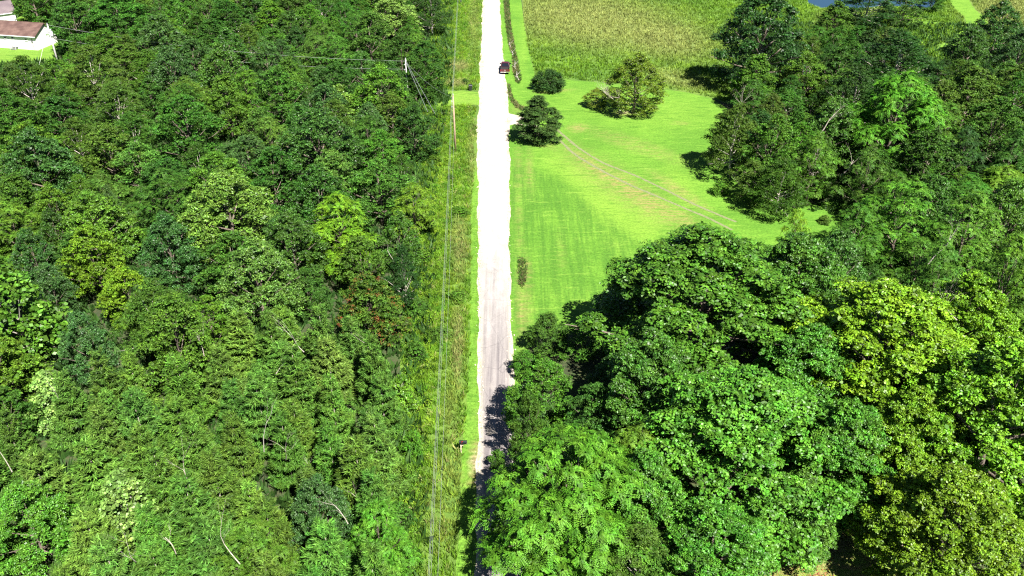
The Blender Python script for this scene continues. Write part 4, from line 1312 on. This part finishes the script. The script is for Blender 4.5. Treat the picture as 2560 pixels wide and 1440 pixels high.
# dead half of the lone tree: limbs are part of that tree
dl = bare_branches(3, 3.6, .17, 5, (0, 0, 0), (-.9, -.25, .85), .42, kids=(3, 4), curl=.14)
dlo = dl.build("dead_limb", DEADWOOD, ln)
sx = ln.scale.x; rz = ln.rotation_euler.z
wv = Matrix.Rotation(-rz, 3, 'Z') @ Vector((-2.4, -2.6, 2.2))
dlo.rotation_euler = (0, 0, -rz); dlo.location = (wv.x / sx, wv.y / sx, wv.z / ln.scale.z); dlo.scale = (1 / sx, 1 / sx, 1 / ln.scale.z)
dl2 = bare_branches(8, 3.2, .13, 5, (0, 0, 0), (-.5, -.6, .9), .6, kids=(3, 4)).build("dead_limb", DEADWOOD, ln)
dl2.rotation_euler = dlo.rotation_euler; dl2.location = dlo.location; dl2.scale = dlo.scale

dead_tree(1858, 300, 5.5, 3.0, .12, "grey bare treetop rising behind the olive tree at the lawn's edge", 21, (-.2, 0, 1), 5, .45)
dead_tree(2045, 345, 8, 3.4, .10, "pale bare forked limb standing over the thin olive tree", 24, (.3, 0, 1), 3, .6)
dead_tree(2100, 440, 5, 3.2, .08, "thin bent bare stem hanging in the black gap of the right wood", 25, (.5, 0, .3), 2, .7)
dead_tree(1862, 472, .8, 2.6, .09, "tangled grey dead bush at the lawn's right edge", 28, (-.5, -.2, .6), 5, .7, kids=(3, 4), curl=.35)
dead_tree(1290, 1085, 3.2, 1.7, .035, "thin silvery bare twigs reaching out over the shaded road", 31, (-1, .1, .35), 4, .45, "dead_branch", BARK_PALE, (3, 4))
dead_tree(2392, 800, 11.5, 2.4, .06, "bare grey limb sticking out behind the great yellow-green maple", 33, (-.7, 0, .5), 4, .6, "dead_branch")
dead_tree(2320, 660, 11.5, 3.0, .08, "pale bare fork showing among the trees above the yellow-green maple", 34, (.4, 0, .7), 3, .5, "dead_branch", BARK_PALE)
sticks = [
 (440, 1385, "forked white dead stem at the bottom of the pine thicket"), (340, 1405, "pale cross-shaped dead stem at the bottom edge, left of the forked one"),
 (488, 1250, "short dead stem just right of the pale large-leaved tree"), (796, 1220, "dead forked stem near the grey-green bottom tree"),
 (715, 1150, "thin dead stem low in the pine thicket's middle"), (660, 1130, "bare crooked stem left of the thin dead stem, in the pines"),
 (905, 1255, "silvery fallen fan of twigs near the wood's lower edge"), (870, 1310, "dark leaning dead pole beside the silvery twigs"),
 (600, 1410, "bare twig fan at the bottom edge in the pines"), (150, 1010, "thin white stem beside the creamy leaved tree"),
 (510, 890, "pale straight stem in front of the large light green tree"), (760, 880, "short pale stem behind the pines, near the reddening tree"),
 (925, 890, "pale branch end behind the pines at the upper right"), (30, 1180, "white leaning stem at the left border of the pine thicket"),
 (690, 935, "small brown dead stem in the upper pines"), (985, 655, "silvery twig spray at the wood's edge behind the reddening tree")]
for i, (px, py, lb) in enumerate(sticks):
    dead_tree(px, py, 5.0 + (i % 3) * .8, 1.9 + .5 * (i % 3), .05, lb, 200 + i, (random.uniform(-.6, .6), random.uniform(-.4, .4), .8), 3, .5, "dead_sapling" , BARK_PALE if i % 2 else DEADWOOD, (2, 3))
for o in COL.objects:
    if o.name.startswith("dead_sapling"): o["category"] = "dead sapling"

# broken bough with russet leaves over the clearing
bp = P(2010, 1350, 2.2)
bo = empty("broken_bough", bp)
tag(bo, "broken bough with withered russet leaves over the dry clearing", "dead branch")
mbb = bare_branches(77, 2.0, .07, 4, (-1.0, 0, -.2), (1, -.1, .1), .55, kids=(2, 3), curl=.12)
mbb.build("branch", BARK, bo)
tips = np.array(mbb.v)
tips = tips[tips[:, 0] > .6]
pk = tips[R.integers(0, len(tips), 420)] + R.normal(size=(420, 3)) * .16
lq = leaf_quads(pk, R.normal(size=(420, 3)) + np.array([0, 0, .6]), R.uniform(.12, .24, 420), R.uniform(.05, .12, 420))
link("withered_leaves", mesh_np("withered_leaves", lq, 4, {"tone": R.uniform(0, 1, 420)}, DEADLEAF), bo)["kind"] = "stuff"
nl = 260
lp = np.stack([R.normal(bp.x + .6, 1.3, nl), R.normal(bp.y - 1.5, .9, nl), R.uniform(.03, .12, nl)], 1)
ll = link("fallen_leaves", mesh_np("fallen_leaves", leaf_quads(lp, np.array([0, 0, 1.0]) + R.normal(size=(nl, 3)) * .3, R.uniform(.1, .2, nl), R.uniform(.06, .12, nl)), 4, {"tone": R.uniform(0, 1, nl)}, DEADLEAF))
tag(ll, "russet fallen leaves scattered on the dry clearing", "leaves", None, "stuff")

# fallen logs in the ditch by the pickup
for i, (a, b, r, lb) in enumerate([((1285, 150), (1290, 175), .11, "bleached log lying in the ditch weeds level with the pickup"), ((1290, 178), (1296, 200), .13, "thicker bleached log lying in the ditch nearest the camera"), ((1274, 104), (1276, 118), .09, "short pale log in the ditch beyond the pickup"), ((1279, 124), (1282, 137), .09, "small pale log in the ditch, middle one of four")]):
    p1, p2 = P(*a, .35), P(*b, .3)
    mb = MB()
    q = [p1.lerp(p2, t) + Vector((.15 * math.sin(t * 7 + i), 0, .08 * math.sin(t * 5))) for t in (0, .25, .5, .75, 1)]
    mb.tube(q, [r * .6, r * .8, r, r * .95, r * 1.1], 8)
    mb.tube([q[2], q[2] + Vector((.5, .3, .4)), q[2] + Vector((.9, .5, .9))], [r * .4, r * .3, r * .1], 5, False)
    mb.tube([q[3], q[3] + Vector((-.4, .2, .3)), q[3] + Vector((-.8, .4, .4))], [r * .35, r * .25, r * .1], 5, False)
    o = mb.build("fallen_log", BARK_PALE, None, True)
    tag(o, lb, "log", "fallen logs in the ditch")

# ------------------------------------------------------------------ power poles and wires
WOOD = bark_material("pole_wood", (0.34, 0.22, 0.14), (0.50, 0.36, 0.25))
WOOD_W = bark_material("weathered_pole", (0.50, 0.47, 0.42), (0.72, 0.70, 0.66))
STEEL = plain("galvanised_steel", (0.55, 0.57, 0.58), 0.4, .1, 8, .6)
CERAM = plain("insulator_ceramic", (0.45, 0.46, 0.48), 0.3, .1, 8)
WIRE = plain("aluminium_wire", (0.40, 0.44, 0.38), 0.45, .05, 2, .3)

def pole(x, y, H, r, mat, label, rot=0, lean=(0, 0), arm=False, transformer=False, base=0.0):
    o = empty("utility_pole", (x, y, base), rot)
    mb = MB(); top = (lean[0], lean[1], H)
    mb.tube([(0, 0, -.3), (lean[0] * .5, lean[1] * .5, H * .5), top], [r * 1.15, r, r * .75], 10)
    mb.build("post", mat, o, True)
    MB().tube([(lean[0], lean[1], H), (lean[0], lean[1], H + .12)], .04, 6).tube([(lean[0], lean[1], H + .12), (lean[0], lean[1], H + .34)], [.10, .05], 8).build("insulator", CERAM, o)
    for zz in (1.0, 2.0):
        mb2 = MB().tube([(lean[0] - .05, lean[1] - .1, H - zz), (lean[0] - .3, lean[1] - .1, H - zz + .04)], .03, 6).tube([(lean[0] - .3, lean[1] - .1, H - zz - .04), (lean[0] - .3, lean[1] - .1, H - zz + .16)], [.07, .04], 8)
        mb2.build("insulator", CERAM, o)
    if transformer:
        cx, cy = lean[0] + .45, lean[1] - .15
        t = MB().tube([(cx, cy, H - 2.6), (cx, cy, H - 2.5), (cx, cy, H - 1.5), (cx, cy, H - 1.42)], [.24, .29, .29, .2], 14)
        t.tube([(cx, cy, H - 1.42), (cx, cy, H - 1.05)], [.05, .03], 6)
        t.build("transformer", plain("transformer_paint", (0.66, 0.70, 0.72), .4), o, True)
        MB().box((lean[0] - .05, cy - .05, H - 1.75), (cx - .25, cy + .05, H - 1.65)).box((lean[0] - .05, cy - .05, H - 2.35), (cx - .25, cy + .05, H - 2.25)).build("bracket", STEEL, o)
    return tag(o, label, "utility pole", "poles of the power lines")

def wire(a, b, sag, label, r=.012, name="power_line", mat=WIRE, grp="overhead wires"):
    a, b = Vector(a), Vector(b)
    n = 24
    pts = [a.lerp(b, i / n) - Vector((0, 0, sag * 4 * (i / n) * (1 - i / n))) for i in range(n + 1)]
    o = MB().tube(pts, r, 4, False).build(name, mat)
    return tag(o, label, "wire", grp)

p1 = P(1139, 380); 
POLE_NEAR = Vector((-5.3, 30.0, 0)); POLE_MID = Vector((p1.x, p1.y, 0)); p3 = P(1152, 10); POLE_FAR = Vector((p3.x, p3.y, 0))
HP = 10.4
pole(POLE_MID.x, POLE_MID.y, HP, .16, WOOD, "tall brown wooden pole on the verge left of the road", lean=(-.08, 0))
pole(POLE_NEAR.x, POLE_NEAR.y, HP, .16, WOOD, "wooden pole carrying the verge wires below the bottom edge")
pole(POLE_FAR.x, POLE_FAR.y, HP, .16, WOOD_W, "pale pole foot at the top edge of the far verge")
wn_lab = [("upper", -.0, HP + .3), ("middle", -.3, HP - .85), ("lower", -.3, HP - 1.85)]
for nm, dx, hz in wn_lab:
    wire(POLE_NEAR + Vector((dx, 0, hz)), POLE_MID + Vector((dx - .08, 0, hz)), 1.3 if nm == "upper" else 1.1, f"{nm} wire along the near verge, up to the brown pole", .011)
    wire(POLE_MID + Vector((dx - .08, 0, hz)), POLE_FAR + Vector((dx, 0, hz)), 1.3 if nm == "upper" else 1.1, f"{nm} wire along the far verge, beyond the brown pole", .014)
wire(POLE_NEAR + Vector((.3, 0, HP - 2.4)), POLE_MID + Vector((.12, 0, HP - 2.4)), 1.5, "lowest thin cable along the near verge", .011)

pt = P(1014, 149, 9.6)       # guyed pole in the wood
pole(pt.x, pt.y, 9.6, .16, WOOD_W, "pale pole standing in the wood with slanting guy wires")
gtop = Vector((pt.x, pt.y, 9.3))
tt = P(118, 61, 9.2)
pole(tt.x, tt.y, 9.2, .19, WOOD_W, "white weathered pole with a transformer beside the house", transformer=True)
ttop = Vector((tt.x, tt.y, 9.1))
for i, (dx, lb) in enumerate([(4.5, "inner guy wire running down right from the pale wood pole"), (6.0, "outer guy wire running down right from the pale wood pole")]):
    wire(gtop, (gtop.x + dx, gtop.y - 7 - i, 1.5), 0.0, lb, .03, "guy_wire", STEEL, "guy wires")
wire(ttop, gtop, 1.6, "upper service wire from the transformer pole into the wood", .028)
wire(ttop - Vector((0, 0, 2.9)), gtop - Vector((0, 0, 1.6)), 1.6, "lower service wire from the transformer pole into the wood", .028)
wire(ttop - Vector((0, 0, .3)), (ttop.x - 2.2, ttop.y - 5.5, .1), 0.0, "guy wire slanting down left from the transformer pole", .022, "guy_wire", STEEL, "guy wires")
wire(gtop, POLE_MID + Vector((0, 0, HP - .4)), 1.0, "wire joining the pale wood pole to the brown pole", .018)

# ------------------------------------------------------------------ houses
SIDING = nodes("white_siding")
def mat_siding(name, col):
    m, nt, bs = nodes(name)
    f = noise(nt, pos(nt), 1.2, 4.0)
    nt.links.new(mix(nt, maprange(nt, f, .35, .7), col, tuple(c * .88 for c in col)), bs.inputs["Base Color"])
    bs.inputs["Roughness"].default_value = .6
    return m
M_SID = mat_siding("white_siding_paint", (.78, .77, .74)); M_SID2 = mat_siding("cream_block_wall", (.78, .74, .66))
M_TRIM = plain("white_trim", (.8, .8, .8), .5, .04); M_GLASS = plain("window_glass", (.05, .07, .09), .1, .1, 1, 0, .8)
def mat_shingle(name, a, b):
    m, nt, bs = nodes(name)
    tc = N(nt, "ShaderNodeTexCoord")
    n1 = N(nt, "ShaderNodeTexNoise"); n1.inputs["Scale"].default_value = .55; n1.inputs["Detail"].default_value = 5; nt.links.new(tc.outputs["Object"], n1.inputs["Vector"])
    n2 = N(nt, "ShaderNodeTexNoise"); n2.inputs["Scale"].default_value = 7; n2.inputs["Detail"].default_value = 4; nt.links.new(tc.outputs["Object"], n2.inputs["Vector"])
    c = mix(nt, maprange(nt, n1.outputs["Fac"], .38, .62), a, b)
    c = mix(nt, maprange(nt, n2.outputs["Fac"], .5, .7, 0, .5), c, tuple(x * .55 for x in a))
    nt.links.new(c, bs.inputs["Base Color"]); bs.inputs["Roughness"].default_value = .85
    return m
M_ROOF1 = mat_shingle("brown_shingles", (.105, .058, .048), (.175, .105, .085)); M_ROOF2 = mat_shingle("mauve_metal_roof", (.15, .115, .125), (.19, .15, .155))

def house(loc, rz, L, D, wh, rh, over, name, label, wallm, roofm, windows, soffit=True):
    """gable house: front wall along +X from the origin, depth along +Y, ridge parallel to the front"""
    o = empty(name, loc, rz)
    MB().prism([(0, 0), (D, 0), (D, wh), (D / 2, wh + rh), (0, wh)], 0, 0, L).build("wall", wallm, o)
    nlay = max(6, int(wh / .28))
    sb = MB()
    for i in range(1, nlay):
        z = wh * i / nlay
        sb.box((0.02, -.018, z - .012), (L - .02, -.001, z + .012))
    cl = sb.build("siding_laps", wallm, o); cl["kind"] = "stuff"
    sl = math.hypot(D / 2, rh); nx_, nz_ = rh / sl, D / 2 / sl
    t = .14
    k = over / (D / 2)
    e1 = (-over, wh - rh * k); rg_ = (D / 2, wh + rh); e2 = (D + over, wh - rh * k)
    MB().prism([(e1[0], e1[1] + .03), (rg_[0], rg_[1] + .03), (rg_[0], rg_[1] + .03 + t), (e1[0], e1[1] + .03 + t)], 0, -over, L + over) \
        .build("roof_slope", roofm, o)
    MB().prism([(e2[0], e2[1] + .03), (rg_[0] + .001, rg_[1] + .03), (rg_[0] + .001, rg_[1] + .03 + t), (e2[0], e2[1] + .03 + t)], 0, -over, L + over) \
        .build("roof_slope", roofm, o)
    rows = MB()
    nr_ = 9
    for i in range(1, nr_):
        f = i / nr_
        y = e1[0] + (rg_[0] - e1[0]) * f; z = e1[1] + (rg_[1] - e1[1]) * f + .03 + t
        rows.box((-over, y - .02, z - .02), (L + over, y + .02, z + .022))
    rr_ = rows.build("shingle_course", roofm, o); rr_["kind"] = "stuff"
    MB().tube([(-over, D / 2, wh + rh + t + .04), (L + over, D / 2, wh + rh + t + .04)], .09, 6).build("ridge_cap", roofm, o)
    MB().box((-over, -over - .14, e1[1] - .06), (L + over, -over - .004, e1[1] + .10)).build("gutter", M_TRIM, o)
    for (x, z, w, h) in windows:
        fr_ = MB().box((x, -.07, z), (x + w, -.022, z + .07)).box((x, -.07, z + h - .07), (x + w, -.022, z + h)).box((x, -.07, z + .07), (x + .07, -.022, z + h - .07)).box((x + w - .07, -.07, z + .07), (x + w, -.022, z + h - .07)).build("window", M_TRIM, o)
        MB().box((x + .07, -.045, z + .07), (x + w - .07, -.024, z + h - .07)).build("pane", M_GLASS, fr_)
        MB().box((x - .05, -.12, z - .07), (x + w + .05, -.022, z - .004)).build("sill", M_TRIM, fr_)
    return tag(o, label, "house")

c1 = P(96, 126); c0 = P(-30, 117)
dv = (c1 - c0); rz1 = math.atan2(dv.y, dv.x)
L1 = dv.length
h1 = house((c0.x, c0.y, 0), rz1, L1, 7.2, 3.5, 1.9, .45, "long_house", "long pale house with a brown shingle roof at the left border", M_SID, M_ROOF1,
           [(L1 - 8.6, 2.25, .75, .55), (L1 - 6.6, 2.35, .8, .6), (L1 - 3.0, 2.2, .75, .6)])
MB().tube([(L1 - 1.0, -.06, .2), (L1 - 1.0, -.06, 2.8)], .035, 6).build("pipe", plain("pipe_brown", (.2, .1, .07)), h1)
MB().box((L1 - 1.15, -.16, 1.9), (L1 - .85, -.022, 2.4)).build("meter_box", plain("meter_grey", (.12, .12, .13)), h1)
c2 = P(45, 61)
h2 = house((c2.x - 9.5 * math.cos(.62), c2.y - 9.5 * math.sin(.62), 0), .62, 9.5, 7.5, 3.3, 2.0, .35, "pale_garage", "taller pale building with a mauve roof behind the long house", M_SID, M_ROOF2, [])
# back steps
s0 = P(42, 121)
st = empty("garden_steps", (s0.x, s0.y - .3, 0), rz1)
M_STEP = plain("grey_timber", (.30, .29, .28), .7); M_STEPW = plain("pale_rail", (.62, .62, .62), .6)
for i in range(3):
    MB().box((-.75, -.35 * i - .34, .18 * (3 - i) - .05), (.75, -.35 * i, .18 * (3 - i))).build("step", M_STEP, st)
for s in (-.82, .76):
    MB().box((s, -1.05, 0), (s + .06, -.99, .75)).box((s, -.06, 0), (s + .06, 0, 1.3)).box((s, -1.0, .68), (s + .06, -.03, .74)).build("side_rail", M_STEPW, st)
tag(st, "small grey garden steps against the long pale house", "steps")

# ------------------------------------------------------------------ mailbox
b = P(1153, 1131)
mx = empty("mailbox", (b.x, b.y, 0), .0)
M_BLK = plain("black_metal", (.018, .022, .028), .35, .2, 10, .4); M_POST = bark_material("post_wood", (.52, .42, .30), (.70, .60, .46))
hb = 1.16
MB().box((-.055, -.055, -.1), (.055, .055, hb)).build("post", M_POST, mx)
MB().box((-.10, -.05, hb), (.62, .05, hb + .07)).build("arm", M_POST, mx)
MB().add([(.05, -.035, .80), (.05, .035, .80), (.40, .035, hb - .002), (.40, -.035, hb - .002), (.05, -.035, .90), (.05, .035, .90), (.31, .035, hb - .002), (.31, -.035, hb - .002)],
         [(0, 1, 2, 3), (4, 7, 6, 5), (0, 3, 7, 4), (1, 5, 6, 2), (3, 2, 6, 7), (0, 4, 5, 1)]).build("brace", M_POST, mx)
prof = [(-.17, 0), (.17, 0), (.17, .18)] + [(.17 * math.cos(a), .18 + .15 * math.sin(a)) for a in np.linspace(0, math.pi, 11)[1:-1]] + [(-.17, .18)]
mm = MB().prism(prof, 0, -.16, .58); mm.v = [(x, y, z + hb + .075) for x, y, z in mm.v]
mm.build("box", M_BLK, mx)
mm = MB().prism([(p[0] * 1.06, p[1] * 1.04) for p in prof], 0, .582, .61); mm.v = [(x, y, z + hb + .07) for x, y, z in mm.v]
mm.build("door", M_BLK, mx)
MB().box((.1, -.19, hb + .2), (.13, -.172, hb + .40)).box((.1, -.19, hb + .40), (.24, -.172, hb + .50)).build("flag", plain("flag_red", (.35, .03, .02)), mx)
tag(mx, "black rural mailbox on a pale wooden post at the left roadside", "mailbox")

# wheelie bin on the verge
b = P(1176, 226)
bn = empty("trash_bin", (b.x, b.y, 0), .2)
M_BIN = plain("black_plastic", (.02, .022, .024), .45)
MB().add([(-.27,-.3,.1),(.27,-.3,.1),(.27,.3,.1),(-.27,.3,.1),(-.36,-.38,1.12),(.36,-.38,1.12),(.36,.38,1.12),(-.36,.38,1.12)], [(0,3,2,1),(4,5,6,7),(0,1,5,4),(1,2,6,5),(2,3,7,6),(3,0,4,7)]).build("body", M_BIN, bn)
MB().prism([(-.41, 1.125), (.41, 1.125), (.36, 1.22), (0, 1.27), (-.36, 1.22)], 0, -.39, .39).build("lid", M_BIN, bn)
for s in (-.3, .3):
    MB().tube([(s - .04, .34, .13), (s + .04, .34, .13)], .13, 12).build("wheel", M_BIN, bn)
tag(bn, "black wheeled trash bin standing on the verge near the side path", "bin")

# ------------------------------------------------------------------ pickup truck
def pickup():
    p = P(1262.5, 187)
    t = empty("pickup_truck", (p.x, p.y, .05), -.015)      # +Y is forward; origin at the rear bumper
    M_RED = plain("maroon_paint", (.10, .010, .016), .28, .1, 4, .2, .6, coat=.6)
    M_GL = plain("dark_glass", (.012, .014, .02), .06, .1, 1, 0, .9)
    M_CHR = plain("chrome", (.75, .75, .76), .18, .03, 3, .9)
    M_TYRE = plain("rubber", (.015, .015, .016), .8)
    M_BED = plain("bed_liner", (.035, .03, .032), .8)
    M_RIM = plain("alloy_rim", (.5, .5, .52), .3, .05, 3, .8)
    W = .98
    # lower body: side profile with wheel arches, extruded in two flanks
    def flank():
        pr = [(.15, .55), (.15, 1.12), (2.05, 1.14), (3.95, 1.16), (5.45, 1.08), (5.72, .92), (5.78, .55), (5.35, .45)]
        arc = [(4.75 + .47 * math.cos(a), .42 + .47 * math.sin(a)) for a in np.linspace(.1, math.pi - .1, 9)]
        pr += arc + [(4.2, .40), (1.75, .40)]
        pr += [(1.22 + .47 * math.cos(a), .42 + .47 * math.sin(a)) for a in np.linspace(.1, math.pi - .1, 9)] + [(.7, .45)]
        return pr
    for s in (-1, 1):
        a, b_ = (s * W, s * (W - .10))
        mb = MB().prism(flank(), 0, min(a, b_), max(a, b_))
        mb.build("body_side", M_RED, t)
    # bed: floor, front wall, inner sides (open box)
    MB().box((-W + .102, .25, .62), (W - .102, 2.02, .70)).build("bed_floor", M_BED, t)
    MB().box((-W + .102, 1.96, .702), (W - .102, 2.05, 1.13)).box((-W + .102, .26, .702), (-W + .16, 1.958, 1.10)).box((W - .16, .26, .702), (W - .102, 1.958, 1.10)).build("bed_liner", M_BED, t)
    for s in (-1, 1):
        MB().box((s * (W - .05) - .055, .16, 1.13), (s * (W - .05) + .055, 2.05, 1.18)).build("bed_rail", M_BED, t)
    tg = MB().box((-W + .102, .14, .56), (W - .102, .245, 1.14)).build("tailgate", M_RED, t)
    MB().box((-.16, .115, .93), (.16, .138, 1.0)).build("handle", M_CHR, tg)
    # ram-like round emblem plate
    MB().tube([(0, .118, .83), (0, .137, .83)], .07, 12).build("emblem", M_CHR, tg)
    # hood and nose
    MB().prism([(3.95, 1.0), (3.95, 1.20), (5.35, 1.13), (5.68, 1.0), (5.74, .62), (5.5, .5), (3.95, .5)], 0, -W + .102, W - .102).build("hood", M_RED, t)
    MB().box((-W + .2, 5.742, .62), (W - .2, 5.79, .92)).build("grille", M_CHR, t)
    # cab with leaning glass
    zb_, zr = 1.15, 1.86
    wb_, wr = .93, .74
    yb0, yb1, yr0, yr1 = 2.07, 4.05, 2.42, 3.42
    cab = MB().add([(-wb_, yb0, .5), (wb_, yb0, .5), (wb_, yb1, .5), (-wb_, yb1, .5), (-wb_, yb0, zb_), (wb_, yb0, zb_), (wb_, yb1, zb_), (-wb_, yb1, zb_)], [(0,3,2,1),(0,1,5,4),(1,2,6,5),(2,3,7,6),(3,0,4,7),(4,5,6,7)])
    cab.build("cab", M_RED, t)
    def q3(y, z, w): return (w, y, z)
    # pillars + roof frame
    gh = MB()
    for s in (-1, 1):
        for (a, b_) in (((s*wb_, yb0, zb_), (s*wr, yr0, zr)), ((s*wb_, yb1, zb_), (s*wr, yr1, zr)), ((s*wb_, 3.0, zb_), (s*wr, 2.9, zr))):
            gh.tube([a, b_], .05, 6)
    gh.build("pillar_frame", M_RED, t)
    M_ROOFP = M_RED
    MB().add([(-wr-.05, yr0-.06, zr), (wr+.05, yr0-.06, zr), (wr+.05, yr1+.06, zr), (-wr-.05, yr1+.06, zr), (-wr+.06, yr0+.05, zr+.07), (wr-.06, yr0+.05, zr+.07), (wr-.06, yr1-.08, zr+.07), (-wr+.06, yr1-.08, zr+.07)],
             [(0,3,2,1),(4,5,6,7),(0,1,5,4),(1,2,6,5),(2,3,7,6),(3,0,4,7)]).build("roof", M_ROOFP, t)
    e = .012
    MB().add([(-wb_+.05, yb0+.02, zb_+.03), (wb_-.05, yb0+.02, zb_+.03), (wr-.03, yr0, zr-.02), (-wr+.03, yr0, zr-.02)], [(0,1,2,3)]).build("rear_window", M_GL, t)
    MB().add([(-wb_+.05, yb1-.02, zb_+.05), (wb_-.05, yb1-.02, zb_+.05), (wr-.03, yr1, zr-.02), (-wr+.03, yr1, zr-.02)], [(0,1,2,3)]).build("windscreen", M_GL, t)
    for s in (-1, 1):
        MB().add([(s*(wb_-.01), yb0+.15, zb_+.03), (s*(wb_-.01), yb1-.15, zb_+.03), (s*(wr+.0), yr1-.08, zr-.03), (s*(wr+.0), yr0+.08, zr-.03)], [(0,1,2,3)]).build("side_window", M_GL, t)
        mr = MB().box((s*1.0 if s > 0 else -1.28, 3.68, 1.20), (1.28 if s > 0 else -1.0, 3.78, 1.46)).tube([(s*.9, 3.75, 1.22), (s*1.05, 3.73, 1.3)], .03, 6)
        mr.build("wing_mirror", M_BLK, t)
        MB().box((s*(W-.012)-.075, .10, .72), (s*(W-.012)+.075, .142, 1.08)).build("tail_light", plain("lamp_red", (.25, .01, .01), .2), t)
        MB().box((s*.72-.14, 5.70, .74), (s*.72+.14, 5.80, .94)).build("headlight", M_CHR, t)
        for yw in (1.22, 4.75):
            w = MB().tube([(s*.98, yw, .40), (s*.94, yw, .40), (s*.76, yw, .40), (s*.72, yw, .40)], [.36, .40, .40, .36], 20).build("tyre", M_TYRE, t)
            MB().tube([(s*.985, yw, .40), (s*.995, yw, .40)], [.23, .21], 14).build("rim", M_RIM, w)
    bp_ = MB().box((-1.0, -.02, .44), (1.0, .13, .62))
    bp_.build("rear_bumper", M_CHR, t)
    MB().box((-.85, .3, .28), (.85, 5.4, .44)).build("chassis", M_TYRE, t)
    MB().box((-.15, -.035, .47), (.15, -.022, .59)).build("licence_plate", plain("plate_white", (.7, .7, .7), .5), t)
    return tag(t, "maroon pickup truck with chrome rear bumper halted on the right side of the road", "truck")
pickup()

# loose stones along the road edge
n = 900
ysr = R.uniform(60, 230, n); sgn = R.integers(0, 2, n)
xr = np.where(sgn == 0, x_at(gl, ysr) + R.normal(0, .22, n), x_at(gr, ysr) + R.normal(0, .22, n))
sz = R.uniform(.03, .10, n)
tet = np.array([[1, 1, 1], [-1, -1, 1], [-1, 1, -1], [1, 1, 1], [1, -1, -1], [-1, -1, 1], [1, 1, 1], [-1, 1, -1], [1, -1, -1], [-1, -1, 1], [1, -1, -1], [-1, 1, -1]], np.float32)
V = tet[None] * sz[:, None, None] * R.uniform(.6, 1.2, (n, 1, 3)) + np.stack([xr, ysr, np.full(n, .06)], 1)[:, None, :]
tag(link("edge_gravel", mesh_np("edge_gravel", V.reshape(-1, 3), 3, None, M_GRAVEL)), "loose stones strewn along both road edges", "gravel", None, "stuff")

tot = 0
for me in bpy.data.meshes:
    if me.users: tot += sum(max(0, x - 2) for x in [p.loop_total for p in me.polygons[:1]]) * len(me.polygons)
print("approx tris", tot)
